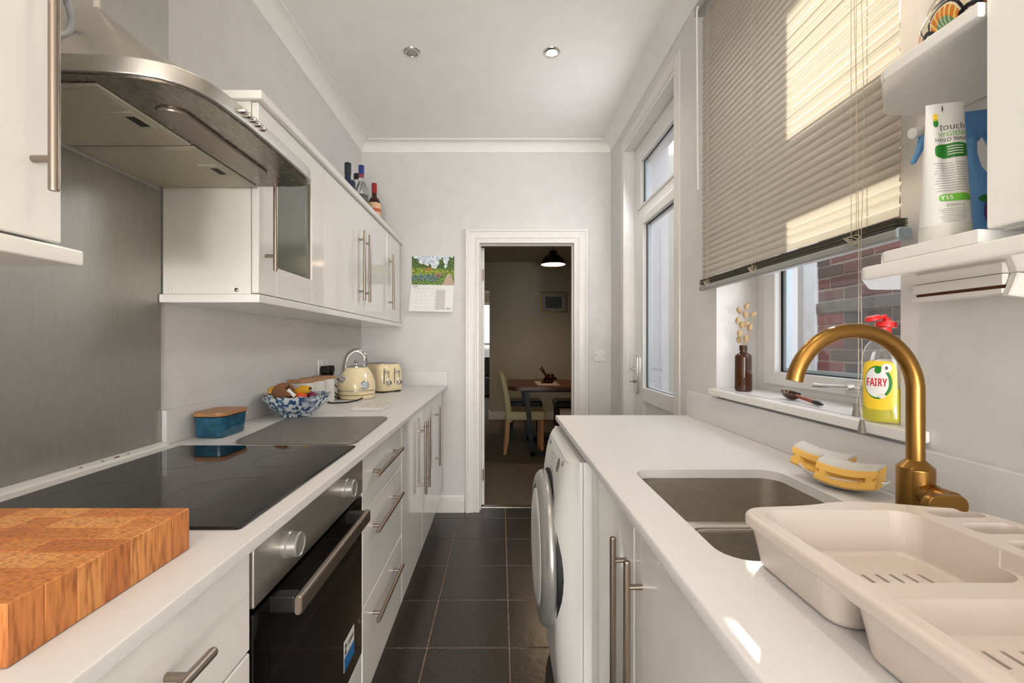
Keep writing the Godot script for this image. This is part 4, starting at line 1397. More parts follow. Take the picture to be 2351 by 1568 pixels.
	var klid := MB.new()
	klid.lathe([[0.0, 0.1706], [0.056, 0.1706], [0.055, 0.176], [0.045, 0.180], [0.012, 0.183], [0.005, 0.185], [0.005, 0.190], [0.012, 0.195], [0.013, 0.201], [0.009, 0.206], [0.0, 0.207]], kc, 36)
	obj("lid", klid, M.chrome, kt)
	var kh := MB.new()
	var hp := curve([kc + V(-0.062, 0.120, -0.052), kc + V(-0.055, 0.150, -0.05), kc + V(-0.056, 0.190, -0.03), kc + V(-0.040, 0.240, -0.015), kc + V(0.0, 0.264, 0.0), kc + V(0.038, 0.240, 0.012), kc + V(0.046, 0.200, 0.016), kc + V(0.044, 0.172, 0.02)], 6)
	kh.tube(hp, [0.0046], 16, true, 2.5)
	obj("handle", kh, M.chrome, kt)
	var ks := MB.new()
	var dirs := V(-0.50, 0.42, -0.80).normalized()
	var s0 := kc + V(-0.040, 0.105, -0.066)
	ks.tube([s0, s0 + dirs * 0.028, s0 + dirs * 0.046], [0.024, 0.019, 0.0165], 20)
	obj("spout", ks, M.chrome, kt)
	var gd := V(0.66, 0.15, -0.74).normalized()
	var gp := kc + V(0.066, 0.078, -0.074)
	var gg := MB.new()
	gg.tube([gp - gd * 0.004, gp + gd * 0.004, gp + gd * 0.0055], [0.0235, 0.0235, 0.0205], 28)
	var go := obj("gauge", gg, M.chrome, kt)
	var gf := MB.new()
	gf.tube([gp + gd * 0.0052, gp + gd * 0.0062], [0.018, 0.018], 24)
	obj("gauge_face", gf, plain(Color(0.72, 0.76, 0.78), 0.3), go)
	# toaster, turned so that its controls look towards the aisle
	var tc := V(-0.755, TOP, 2.88)
	var tt := thing("toaster", "cream four slice toaster with chrome knobs beyond the kettle", "toaster", tc)
	var xf := Transform3D(Basis(Vector3.UP, deg_to_rad(38.0)), tc)
	var tb := MB.new()
	tb.x = xf
	tb.ang = 50
	rings = []
	var tq := rrect(-0.125, -0.095, 0.125, 0.095, 0.055, 8)
	for w in [[0.012, 0.008], [0.003, 0.014], [0.0, 0.03], [0.0, 0.10], [0.004, 0.14], [0.012, 0.162], [0.020, 0.172], [0.026, 0.1745]]:
		var r := []
		for p in MB.inset(tq, w[0]):
			r.append(V(p.x, w[1], p.y))
		rings.append(r)
	tb.loft(rings)
	obj("body", tb, M.cream, tt)
	var tp := MB.new()
	tp.x = xf
	tp.extrude(MB.inset(tq, 0.024), "y", 0.1735, 0.179, 0.002, 2)
	obj("top_plate", tp, M.steel_h, tt)
	var tsl := MB.new()
	tsl.x = xf
	for a in [-0.032, 0.032]:
		tsl.box(V(-0.085, 0.1782, a - 0.012), V(0.085, 0.1794, a + 0.012))
	obj("slot", tsl, M.black, tt)
	var tf := MB.new()
	tf.x = xf
	for a in [[-0.09, -0.06], [0.09, -0.06], [-0.09, 0.06], [0.09, 0.06]]:
		tf.rbox(V(a[0] - 0.02, 0.0005, a[1] - 0.012), V(a[0] + 0.02, 0.009, a[1] + 0.012), 0.002, 1)
	obj("foot", tf, M.rubber, tt)
	for a in [-0.040, 0.040]:
		var lv := MB.new()
		lv.x = xf
		lv.box(V(0.1245, 0.055, a - 0.030 - 0.002), V(0.1258, 0.150, a - 0.030 + 0.002))
		obj("lever_slot", lv, M.black, tt)
		var kb2 := MB.new()
		kb2.x = xf
		kb2.tube([V(0.124, 0.128, a - 0.030), V(0.140, 0.128, a - 0.030)], [0.004], 10)
		ball(kb2, V(0.146, 0.128, a - 0.030), V(0.010, 0.009, 0.012), 14, 8)
		obj("lever", kb2, M.chrome, tt)
		var kd := MB.new()
		kd.x = xf
		kd.lathe([[0.0, 0.124], [0.018, 0.124], [0.018, 0.128], [0.012, 0.131], [0.012, 0.146], [0.010, 0.148], [0.0, 0.148]], V(0, 0.062, a), 22, "x")
		obj("knob", kd, M.chrome, tt)
		var bt := MB.new()
		bt.x = xf
		for k in 3:
			bt.lathe([[0.0, 0.124], [0.005, 0.124], [0.005, 0.1275], [0.0, 0.128]], V(0, 0.098 + 0.014 * k, a + 0.004), 12, "x")
		obj("button", bt, M.chrome, tt)
	# double socket with two plugs and their leads
	var sk := thing("socket", "white double wall socket above the left worktop", "socket", V(-1.0, 1.035, 2.565))
	var sm := MB.new()
	sm.rbox(V(-1.0, 1.035, 2.492), V(-0.991, 1.121, 2.638), 0.003)
	obj("plate", sm, M.white_plastic, sk)
	obj("switch", boxes([[V(-0.993, 1.092, 2.526), V(-0.987, 1.108, 2.536)], [V(-0.993, 1.092, 2.594), V(-0.987, 1.108, 2.604)]], 0.001), M.white_plastic, sk)
	var leads := [
		[at_px(749, 862, 2.53), at_px(748, 878, 2.52), at_px(746, 900, 2.50), at_px(749, 915, 2.44), at_px(757, 926, 2.275), at_px(775, 927, 2.27), at_px(800, 925, 2.30), at_px(818, 920, 2.36), at_px(832, 913.5, 2.40)],
		[at_px(762, 866, 2.60), at_px(765, 877, 2.60), at_px(772, 887, 2.58), at_px(782, 893, 2.58), at_px(790, 910, 2.58), at_px(778, 915, 2.45), at_px(764, 905, 2.44), at_px(752, 890, 2.46), at_px(748, 888, 2.48), at_px(760, 894, 2.43), at_px(772, 904, 2.41), at_px(780, 916, 2.40)]]
	for k in 2:
		var d: float = [2.525, 2.60][k]
		var t := thing("plug", ["black plug with its lead, nearer one in the double socket", "black plug with its lead, further one in the double socket"][k], "plug", V(-0.97, 1.035, d), "plugs in the double socket")
		var m := MB.new()
		m.extrude(PackedVector2Array([Vector2(1.026, d - 0.009), Vector2(1.040, d - 0.011), Vector2(1.052, d - 0.023), Vector2(1.076, d - 0.024), Vector2(1.085, d - 0.015), Vector2(1.085, d + 0.015), Vector2(1.076, d + 0.024), Vector2(1.052, d + 0.023), Vector2(1.040, d + 0.011), Vector2(1.026, d + 0.009)]), "x", -0.990, -0.952, 0.004, 2)
		obj("body", m, M.rubber, t)
		var c := MB.new()
		var line := curve([V(-0.968, 1.040, d), V(-0.968, 1.02, d)] + leads[k].slice(1), 6)
		for i in line.size():
			line[i].y = maxf(line[i].y, 0.9145)
		c.tube(line, [0.0036], 8)
		obj("lead", c, M.rubber, t)
	var ms := MB.new()
	ms.rbox(V(-0.662, TOP, 2.02), V(-0.520, 0.9235, 2.23), 0.003)
	solo("marble_slab", ms, M.marble, "small white marble slab on the worktop in front of the kettle", "trivet")


# ------------------------------------------------------------------ things on the right worktop
func right_worktop_things() -> void:
	# dish drainer: hulls and rim less the basins, slots and cutlery wells
	var rk := thing("dish_drainer", "beige plastic dish drainer beside the sink", "dish drainer", V(0.5, TOP, 0.42))
	var outline := PackedVector2Array()
	for c in [[0.362, 0.20, 0.032, PI, 1.5 * PI], [0.630, 0.20, 0.032, 1.5 * PI, TAU]]:
		for k in 7:
			var a: float = lerpf(c[3], c[4], k / 6.0)
			outline.append(Vector2(c[0] + cos(a) * c[2], c[1] + sin(a) * c[2]))
	for q in curve([V(0.662, 0, 0.55), V(0.660, 0, 0.585), V(0.652, 0, 0.610), V(0.632, 0, 0.630), V(0.600, 0, 0.640), V(0.572, 0, 0.648), V(0.545, 0, 0.656), V(0.51, 0, 0.660), V(0.475, 0, 0.657), V(0.445, 0, 0.648), V(0.41, 0, 0.642), V(0.366, 0, 0.638), V(0.346, 0, 0.632), V(0.333, 0, 0.618), V(0.330, 0, 0.60)], 6):
		outline.append(Vector2(q.x, q.z))
	var deck := MB.new()
	deck.ang = 0.0
	deck.extrude(outline, "y", 0.962, 0.9805, 0.006, 7)
	var hulls := [deck]
	var taper := func(x0: float, d0: float, x1: float, d1: float, y0: float, y1: float, r: float, tx: float, rb: float) -> MB:
		var m := MB.new()
		m.ang = 0.0
		var q := rrect(x0, d0, x1, d1, r, 10)
		var rings := []
		for k in 7:
			var a := PI / 2 * k / 6
			var ring_ := []
			for w in MB.inset(q, tx + rb * (1.0 - sin(a))):
				ring_.append(V(w.x, y0 + rb * (1.0 - cos(a)), w.y))
			rings.append(ring_)
		var top := []
		for w in q:
			top.append(V(w.x, y1, w.y))
		rings.append(top)
		m.loft(rings)
		return m
	hulls.append(taper.call(0.336, 0.456, 0.655, 0.634, 0.9105, 0.966, 0.035, 0.010, 0.010))
	hulls.append(taper.call(0.336, 0.185, 0.655, 0.452, 0.9105, 0.966, 0.035, 0.010, 0.010))
	var holes := []
	holes.append(taper.call(0.347, 0.468, 0.556, 0.622, 0.9225, 0.995, 0.030, 0.006, 0.006))
	holes.append(taper.call(0.347, 0.195, 0.556, 0.444, 0.9225, 0.995, 0.030, 0.006, 0.006))
	var low := MB.new()
	low.box(V(0.350, 0.960, 0.420), V(0.5555, 0.997, 0.505))
	holes.append(low)
	for k in 7:
		holes.append(taper.call(0.574, 0.593 - 0.052 * k, 0.644, 0.631 - 0.052 * k, 0.925, 0.996, 0.014, 0.008, 0.004))
	for row in [[0.541, 0.563], [0.508, 0.531], [0.398, 0.422], [0.362, 0.386], [0.326, 0.350], [0.29, 0.314]]:
		for k in 8:
			var s := MB.new()
			s.box(V(0.392 + 0.0175 * k, 0.905, row[0]), V(0.3965 + 0.0175 * k, 0.930, row[1]))
			holes.append(s)
	hulls.append(boxes([[V(0.354, 0.945, 0.438), V(0.560, 0.960, 0.474)]], 0.004))
	csg("tray", M.beige, rk, hulls, holes)
	# dish with two sponges
	var along := Vector3(0.507, 0, -0.863).normalized()
	var across := Vector3(-0.863, 0, -0.507).normalized()
	var dc := V(0.706, TOP, 0.940)
	var dm := MB.new()
	dm.ang = 60
	var rings := []
	for q in [[0.0, 0.001], [0.35, 0.001], [0.55, 0.004], [0.78, 0.012], [0.93, 0.021], [1.0, 0.0265], [0.985, 0.0285], [0.90, 0.0235], [0.75, 0.0145], [0.5, 0.0065], [0.0, 0.004]]:
		var r := []
		for k in 60:
			var a := TAU * k / 60
			var wob: float = 1.0 + 0.03 * q[0] * sin(a * 9.0) * (1.0 if q[0] > 0.6 else 0.0)
			var end: float = pow(absf(cos(a)), 4.0) * 0.006 * q[0] * q[0]
			r.append(dc + along * cos(a) * 0.080 * q[0] * wob + across * sin(a) * 0.042 * q[0] * wob + Vector3.UP * (q[1] + end))
		rings.append(r)
	dm.loft(rings, true, false)
	solo("sponge_dish", dm, M.china, "white leaf shaped dish behind the sink holding two sponges", "dish")
	for s in [[V(0.699, 0.9300, 0.990), 0.050, 0.10, "yellow sponge with white scourer, rear one on the white dish"], [V(0.695, 0.9245, 0.909), 0.049, -0.03, "yellow sponge with white scourer, front one on the white dish"]]:
		var t := thing("sponge", s[3], "sponge", s[0], "sponges on the white dish")
		# cross-section (across towards the aisle, up); the waist of the long side is a finger groove
		var sec := [[-0.020, 0.001], [0.020, 0.0], [0.0235, 0.004], [0.0235, 0.012], [0.0215, 0.0145], [0.0215, 0.0225], [0.0235, 0.025], [0.022, 0.035], [0.020, 0.037], [-0.020, 0.037]]
		var put := func(u: float, a: float, b: float, stretch: float) -> Vector3:
			var sag: float = 0.007 * u * u - s[2] * u * 0.05
			return s[0] + along * (u * s[1] + stretch) + across * (a - b * 0.30) + Vector3.UP * (b * 0.95 + a * -0.10 + sag)
		var foam := []
		var pad := []
		for k in 25:
			var u := -1.0 + k / 12.0
			var r := []
			for p in sec:
				var a: float = p[0]
				var b: float = p[1]
				var mid := a == 0.0215
				if mid:
					a = 0.0225 - 0.011 * smoothstep(0.70, 0.60, absf(u))
				var end := 0.0
				if absf(u) > 0.9:
					end = (-0.004 if mid else 0.003) * signf(u) * (absf(u) - 0.9) * 10.0
				r.append(put.call(u, a, b, end))
			foam.append(r)
			var r2 := []
			for p in [[-0.0195, 0.0372], [0.0195, 0.0372], [0.0185, 0.0425], [-0.0185, 0.0425]]:
				r2.append(put.call(u, p[0], p[1] + (0.0008 * sin(k * 2.1) if p[1] > 0.04 else 0.0), 0.002 * u))
			pad.append(r2)
		var m := MB.new()
		m.ang = 42
		m.loft(foam)
		obj("foam", m, M.sponge, t)
		var w := MB.new()
		w.loft(pad)
		obj("scourer", w, M.scourer, t)


# ------------------------------------------------------------------ things on the window sill
func sill_things() -> void:
	var S := 1.0455
	# washing-up liquid, oval bottle
	var c := V(0.795, S, 0.945)
	var n := V(-0.86, 0, -0.51).normalized()
	var r := V(0.51, 0, -0.86).normalized()
	var t := thing("dish_soap_bottle", "clear bottle of yellow washing-up liquid with a red flip cap on the sill", "bottle", c)
	var prof := [[0.93, 0.0], [0.99, 0.003], [1.0, 0.010], [0.985, 0.05], [1.0, 0.10], [1.0, 0.125], [0.94, 0.142], [0.78, 0.158], [0.56, 0.168], [0.40, 0.173]]
	var A := 0.0365
	var B := 0.0235
	var oval_ring := func(k: float, y: float, neck: float) -> Array:
		var o := []
		for i in 40:
			var a := TAU * i / 40
			o.append(c + r * cos(a) * A * k + n * sin(a) * lerpf(B, A, neck) * k + Vector3.UP * y)
		return o
	var m := MB.new()
	m.ang = 60
	var rings := []
	for q in prof:
		rings.append(oval_ring.call(q[0], q[1], clampf((q[1] - 0.13) / 0.04, 0, 1)))
	m.loft(rings)
	obj("bottle", m, M.clear_plastic, t)
	var lq := MB.new()
	lq.ang = 60
	rings = []
	for q in [[0.90, 0.002], [0.955, 0.005], [0.965, 0.012], [0.95, 0.05], [0.955, 0.070]]:
		rings.append(oval_ring.call(q[0], q[1], 0.0))
	lq.loft(rings)
	var lo := obj("liquid", lq, M.liquid, t)
	lo.set_meta("label", "bright yellow liquid filling the lower half")
	var nk := MB.new()
	nk.lathe([[0.0, 0.171], [0.0155, 0.171], [0.0155, 0.174], [0.0145, 0.175], [0.0155, 0.176], [0.0155, 0.180], [0.014, 0.182], [0.014, 0.196], [0.0, 0.196]], c, 24)
	obj("neck_ring", nk, M.red, t)
	var cp := MB.new()
	cp.ang = 50
	cp.x = Transform3D(Basis(Vector3(0, 0, 1), -0.10), c + V(0.006, 0.196, 0))
	cp.lathe([[0.0, 0.0], [0.018, 0.0], [0.0185, 0.003], [0.018, 0.011], [0.009, 0.014], [0.006, 0.020], [0.0, 0.021]], Vector3.ZERO, 24)
	cp.x = Transform3D(Basis(Vector3(0, 0, 1), 0.25), c + V(-0.020, 0.214, 0))
	cp.lathe([[0.0, -0.003], [0.014, -0.003], [0.0145, 0.0], [0.012, 0.006], [0.0, 0.007]], Vector3.ZERO, 22)
	cp.rbox(V(0.010, -0.004, -0.006), V(0.026, 0.003, 0.006), 0.002, 1)
	obj("cap", cp, M.red, t)
	var lift_ := func(off: float) -> Callable:
		return func(q: Vector2) -> Vector3:
			var u := clampf(q.x / (A * 0.995), -0.985, 0.985)
			return c + r * q.x + n * (B * sqrt(1.0 - u * u) + off) + Vector3.UP * q.y
	var back := func(q: Vector2) -> Vector3:
		var u := clampf(q.x / A, -0.985, 0.985)
		return c + r * q.x - n * (B * sqrt(1.0 - u * u) + 0.0006) + Vector3.UP * q.y
	var layers := [
		["label", patch(Vector2(0.0, 0.077), Vector2(0.029, 0.050), 5.0), 0.0008, M.yellow],
		["label_ring", patch(Vector2(-0.001, 0.083), Vector2(0.0235, 0.034), 2.0), 0.0010, M.green],
		["label_oval", patch(Vector2(-0.003, 0.083), Vector2(0.0205, 0.0305), 2.0), 0.0012, M.white],
		["label_leaf", patch(Vector2(0.0, 0.108), Vector2(0.006, 0.007), 2.0, 6), 0.0014, M.green],
		["label_disc", patch(Vector2(0.014, 0.113), Vector2(0.008, 0.009), 2.0, 8), 0.0014, M.white],
		["label_drop", patch(Vector2(0.014, 0.113), Vector2(0.0025, 0.004), 1.5, 6), 0.0016, M.ink],
		["label_flower", patch(Vector2(0.006, 0.056), Vector2(0.008, 0.006), 1.2, 8), 0.0014, M.china]]
	for q in layers:
		var pm := MB.new()
		pm.ang = 60
		print_on(pm, q[1], lift_.call(q[2]))
		obj(q[0], pm, q[3], t)
	var bl := MB.new()
	bl.ang = 60
	print_on(bl, patch(Vector2(0.0, 0.085), Vector2(0.030, 0.045), 4.0), back)
	obj("back_label", bl, M.white, t)
	var word := MB.new()
	word.ang = 0
	var fairy := lettering("FAIRY", 0.0135, true)
	for k in fairy.size():
		fairy[k] = Vector2(fairy[k].x * 0.72, fairy[k].y * 1.25)
	print_on(word, fairy, lift_.call(0.0016), Vector2(-0.003, 0.083))
	obj("label_lettering", word, M.red_ink, t)
	# amber bottle and the dried grasses in it
	var ac := V(0.838, S, 1.567)
	var ab := MB.new()
	ab.ang = 50
	ab.lathe([[0.0, 0.002], [0.020, 0.0003], [0.0245, 0.001], [0.027, 0.005], [0.027, 0.116], [0.0255, 0.123], [0.019, 0.129], [0.0125, 0.132], [0.0115, 0.136], [0.0115, 0.140], [0.0135, 0.141], [0.0135, 0.146], [0.0120, 0.147], [0.0130, 0.149], [0.0135, 0.156], [0.0120, 0.1575], [0.0095, 0.1575], [0.0095, 0.136], [0.0, 0.134]], ac, 36)
	solo("amber_bottle", ab, M.amber, "small brown apothecary bottle used as a vase on the sill", "bottle")
	var dg := thing("dried_grass", "bunch of dried bunny tail grasses in the brown bottle", "dried grass", ac + V(0, 0.136, 0))
	var heads := [[1714, 703, 0.0], [1697, 713, 0.012], [1711, 722, -0.012], [1729, 722, 0.01], [1694, 736, -0.014], [1703, 746, 0.0], [1722, 752, 0.012], [1714, 744, 0.02], [1698, 766, -0.01], [1696, 780, 0.008], [1712, 777, -0.014]]
	var rng := RandomNumberGenerator.new()
	rng.seed = 5
	for h in heads:
		var p := at_px(h[0], h[1], 1.567 + h[2])
		var root := ac + V(rng.randf_range(-0.005, 0.005), 0.140, rng.randf_range(-0.005, 0.005))
		var st := MB.new()
		var mid := root.lerp(p, 0.55) + V((p.x - root.x) * 0.25, 0.006, 0)
		st.tube(curve([root, mid, p], 5), [0.0006], 5)
		obj("stem", st, M.dried, dg)
		var hd := MB.new()
		var lean := Basis(Vector3(0, 0, 1), rng.randf_range(-0.5, 0.5) - (p.x - root.x) * 14.0)
		ball(hd, p, V(0.0078, 0.0125, 0.0078), 12, 8, lean)
		for k in 26:
			var a := rng.randf() * TAU
			var e := rng.randf_range(-0.6, 1.0)
			var q := lean * V(cos(a) * 0.0072 * sqrt(1 - e * e * 0.9), e * 0.0120, sin(a) * 0.0072 * sqrt(1 - e * e * 0.9))
			hd.tube([p + q * 0.9, p + q * 1.32 + lean * V(0, 0.003, 0)], [0.00035, 0.0001], 4, false)
		obj("seed_head", hd, M.dried, dg)
	var lf := MB.new()
	for e in [[1731, 775], [1728, 795], [1724, 768]]:
		lf.tube(curve([ac + V(0, 0.15, 0), ac + V(0.010, 0.185, -0.01), at_px(e[0], e[1] - 10, 1.55), at_px(e[0], e[1] + 8, 1.55)], 6), [0.0012, 0.0004], 5)
	obj("dry_leaf", lf, M.dried, dg)
	# scoop with a wooden handle
	var sp := thing("scoop", "dark metal scoop with a red brown wooden handle lying on the sill", "scoop", V(0.842, S, 1.27))
	var cup := MB.new()
	cup.ang = 60
	rings = []
	var sc := V(0.846, S + 0.016, 1.325)
	for q in [[0.0, -0.0155], [0.4, -0.0135], [0.7, -0.009], [0.9, -0.003], [1.0, 0.005], [0.96, 0.005], [0.86, -0.002], [0.66, -0.0075], [0.36, -0.0115], [0.0, -0.013]]:
		var o := []
		for i in 28:
			var a := TAU * i / 28
			o.append(sc + V(cos(a) * 0.021 * q[0], q[1] + sin(a) * 0.004 * q[0], sin(a) * 0.036 * q[0]))
		rings.append(o)
	cup.loft(rings, true, false)
	obj("bowl", cup, plain(Color(0.34, 0.27, 0.23), 0.12, 0.9), sp)
	var hd2 := MB.new()
	hd2.tube([V(0.8425, S + 0.015, 1.292), V(0.840, S + 0.013, 1.275), V(0.832, S + 0.008, 1.205)], [0.0042, 0.005, 0.0058], 12)
	obj("handle", hd2, M.spoon_handle, sp)
	var tp := MB.new()
	tp.tube([V(0.832, S + 0.008, 1.205), V(0.829, S + 0.0075, 1.185), V(0.826, S + 0.006, 1.165)], [0.0062, 0.0064, 0.002], 12)
	obj("tip", tp, plain(Color(0.12, 0.13, 0.14), 0.25, 0.4), sp)


# ------------------------------------------------------------------ things on the open shelves
func shelf_things() -> void:
	var S := 1.3505
	var c := V(0.637, S, 0.652)
	var n := V(-0.27, 0, -0.963).normalized()
	var r := V(0.963, 0, -0.27).normalized()
	var t := thing("hand_wash_tube", "white hand wash tube standing on its cap on the lower open shelf", "tube", c)
	var half := func(y: float) -> Vector2:
		var k := clampf((y - 0.03) / 0.168, 0.0, 1.0)
		return Vector2(lerpf(0.0278, 0.0225, k), lerpf(0.0265, 0.0016, pow(k, 1.1)))
	var m := MB.new()
	m.ang = 60
	var rings := []
	for k in 14:
		var y := 0.024 + 0.177 * k / 13.0
		var h: Vector2 = half.call(y)
		var o := []
		for i in 40:
			var a := TAU * i / 40
			# the tube is dented on the side that looks at the aisle
			var dent := 0.0
			if sin(a) > 0.0:
				dent = 0.007 * exp(-pow((cos(a) + 0.15) / 0.25, 2.0)) * exp(-pow((y - 0.115) / 0.05, 2.0))
			o.append(c + r * cos(a) * h.x + n * (sin(a) * h.y - dent) + Vector3.UP * y)
		rings.append(o)
	m.loft(rings)
	obj("tube_body", m, M.white_plastic, t)
	var cp := MB.new()
	cp.lathe([[0.0, 0.0], [0.026, 0.0], [0.028, 0.002], [0.0285, 0.022], [0.027, 0.0245], [0.0, 0.0245]], c, 36)
	obj("cap", cp, plain(Color(0.84, 0.84, 0.81), 0.15), t)
	var skin := func(off: float) -> Callable:
		return func(q: Vector2) -> Vector3:
			var h: Vector2 = half.call(q.y)
			var u := clampf(q.x / h.x, -0.99, 0.99)
			var dent := 0.007 * exp(-pow((u + 0.15) / 0.25, 2.0)) * exp(-pow((q.y - 0.115) / 0.05, 2.0))
			return c + r * q.x + n * (h.y * sqrt(1.0 - u * u) - dent + off) + Vector3.UP * q.y
	var put := func(called: String, flat: PackedVector2Array, off: float, mat: Material, at := Vector2.ZERO) -> void:
		var pm := MB.new()
		pm.ang = 60
		print_on(pm, flat, skin.call(off), at)
		if pm.p.size():
			obj(called, pm, mat, t)
	put.call("print_patch", patch(Vector2(0.004, 0.130), Vector2(0.0205, 0.0105), 4.0), 0.0005, M.green)
	put.call("print_band", patch(Vector2(0.002, 0.061), Vector2(0.0185, 0.0052), 6.0), 0.0005, M.lime)
	put.call("print_leaf", patch(Vector2(-0.013, 0.172), Vector2(0.003, 0.006), 2.0, 6), 0.0005, M.green)
	put.call("print_leaf", patch(Vector2(-0.013, 0.181), Vector2(0.003, 0.006), 2.0, 6), 0.0005, M.yellow)
	put.call("crimp_mark", patch(Vector2(-0.004, 0.193), Vector2(0.0009, 0.006), 10.0, 2), 0.0005, M.gasket)
	put.call("print_lettering", lettering("touch", 0.0088), 0.0005, M.ink, Vector2(0.006, 0.165))
	put.call("print_lettering", lettering("HYGIENE", 0.0062), 0.0005, M.lime, Vector2(0.005, 0.1545))
	put.call("print_lettering", lettering("HAND WASH", 0.0052), 0.0005, M.ink, Vector2(0.004, 0.1465))
	put.call("print_lettering", lettering("YES", 0.0062, true), 0.0008, M.white, Vector2(-0.0085, 0.061))
	put.call("print_lettering", lettering("250ml e", 0.0042), 0.0005, M.soft_ink, Vector2(0.0, 0.0495))
	var lines := MB.new()
	lines.ang = 60
	for k in 12:
		print_on(lines, patch(Vector2(0.001, 0.112 - k * 0.0037), Vector2(0.0205 - 0.001 * ((k * 7) % 4), 0.0004), 12.0, 10), skin.call(0.0005))
	for k in 8:
		print_on(lines, patch(Vector2(-0.002, 0.0445 - k * 0.0026), Vector2(0.0155 - 0.001 * ((k * 5) % 4), 0.0003), 12.0, 8), skin.call(0.0005))
	obj("print_lines", lines, M.soft_ink, t).set_meta("kind", "stuff")
	var wl := MB.new()
	wl.ang = 60
	for k in 4:
		print_on(wl, patch(Vector2(0.007, 0.136 - k * 0.0038), Vector2(0.010 - 0.001 * (k % 2), 0.0006), 12.0, 5), skin.call(0.0009))
	obj("print_lines", wl, M.white, t).set_meta("kind", "stuff")

	# blue trigger spray behind the tube
	var D := 0.705
	var sb := thing("spray_bottle", "translucent blue trigger spray bottle behind the hand wash tube", "bottle", V(0.735, S, D))
	var P := func(px: float, py: float) -> Vector3: return at_px(px, py, D)
	var body := MB.new()
	body.ang = 60
	rings = []
	for q in [[2196, 2300, 546, 0.026], [2192, 2304, 538, 0.030], [2192, 2306, 490, 0.031], [2196, 2302, 462, 0.030], [2200, 2290, 440, 0.026], [2202, 2262, 415, 0.021], [2202, 2240, 390, 0.017], [2203, 2231, 360, 0.015], [2204, 2230, 322, 0.015]]:
		var a: Vector3 = P.call(q[0], q[2])
		var b: Vector3 = P.call(q[1], q[2])
		var o := []
		for i in 28:
			var t2 := TAU * i / 28
			o.append((a + b) / 2 + V(cos(t2) * (b.x - a.x) / 2, 0, sin(t2) * q[3]))
		rings.append(o)
	body.loft(rings)
	obj("body", body, M.blue_plastic, sb)
	var hd := MB.new()
	hd.ang = 50
	hd.extrude(PackedVector2Array([Vector2(P.call(2196, 322).x, P.call(0, 322).y), Vector2(P.call(2190, 290).x, P.call(0, 290).y), Vector2(P.call(2194, 264).x, P.call(0, 264).y), Vector2(P.call(2262, 256).x, P.call(0, 256).y), Vector2(P.call(2288, 266).x, P.call(0, 266).y), Vector2(P.call(2280, 290).x, P.call(0, 290).y), Vector2(P.call(2240, 318).x, P.call(0, 318).y), Vector2(P.call(2232, 330).x, P.call(0, 330).y)]), "d", D - 0.013, D + 0.013, 0.004, 2)
	hd.tube(curve([P.call(2262, 300), P.call(2284, 340), P.call(2288, 400), P.call(2280, 450)], 5), [0.008, 0.007], 10)
	obj("spray_head", hd, M.blue_plastic, sb)
	var nz := MB.new()
	nz.tube([P.call(2192, 292), P.call(2130, 298), P.call(2118, 300)], [0.009, 0.0085, 0.008], 14)
	nz.tube([P.call(2118, 300), P.call(2094, 306)], [0.0085, 0.0080], 14)
	obj("nozzle", nz, M.white_plastic, sb)
	var tg := MB.new()
	tg.tube(curve([P.call(2120, 305), P.call(2117, 325), P.call(2108, 350), P.call(2094, 376)], 4), [0.0065, 0.006, 0.006, 0.006, 0.006, 0.0055, 0.005, 0.005, 0.0045, 0.004, 0.004, 0.004, 0.002], 10)
	obj("trigger", tg, M.blue_plastic, sb)
	var fl := MB.new()
	fl.ang = 60
	var fp := func(q: Vector2) -> Vector3: return V(q.x, q.y, D - 0.0312)
	print_on(fl, patch(Vector2(P.call(2226, 500).x, P.call(0, 497).y), Vector2(0.011, 0.019), 2.0, 10), fp)
	obj("flower_label", fl, M.purple, sb)
	var gl := MB.new()
	gl.ang = 60
	print_on(gl, patch(Vector2(P.call(2214, 468).x, P.call(0, 470).y), Vector2(0.011, 0.006), 1.6, 8), fp)
	obj("leaf_label", gl, M.green, sb)

	# painted pottery on the upper shelf
	var pc := V(0.720, 1.6325, 0.646)
	var prof := [[0.050, 0.0], [0.070, 0.008], [0.083, 0.020], [0.091, 0.032], [0.0935, 0.043], [0.0925, 0.052], [0.0900, 0.0595], [0.0865, 0.0655], [0.0835, 0.070], [0.0825, 0.074], [0.0835, 0.079], [0.081, 0.083]]
	var pot := thing("painted_pot", "hand painted pottery bowl with orange, green and blue bands on the upper shelf", "pot", pc)
	var ps := MB.new()
	ps.ang = 60
	rings = []
	for q in prof:
		var o := []
		for i in 72:
			var a := TAU * i / 72
			o.append(pc + V(cos(a) * q[0], q[1], sin(a) * q[0]))
		rings.append(o)
	ps.loft(rings, true, false)
	var pm := plain(Color.WHITE, 0.15)
	pm.albedo_texture = pottery()
	obj("pot_wall", ps, pm, pot)
	var pi := MB.new()
	pi.ang = 60
	pi.lathe([[0.0, 0.0], [0.050, 0.0005], [0.0, 0.006], [0.060, 0.010], [0.080, 0.035], [0.079, 0.065], [0.0775, 0.083], [0.081, 0.0832]], pc, 48)
	obj("pot_inside", pi, M.label_cream, pot)
	var ring_at := func(q: Vector2) -> Vector3:
		# q.x runs round the pot, q.y up its shoulder
		var mid := atan2(-0.646, -0.720) + 0.12
		var y := 0.0655 + q.y
		var rad := lerpf(0.0900, 0.0825, clampf((y - 0.0595) / 0.0145, 0, 1)) + 0.0006
		var a := mid + q.x / rad
		return pc + V(cos(a) * rad, y, sin(a) * rad)
	var tx := MB.new()
	tx.ang = 0
	print_on(tx, lettering("ARO DE CO", 0.0095), ring_at)
	obj("pot_lettering", tx, M.white, pot)


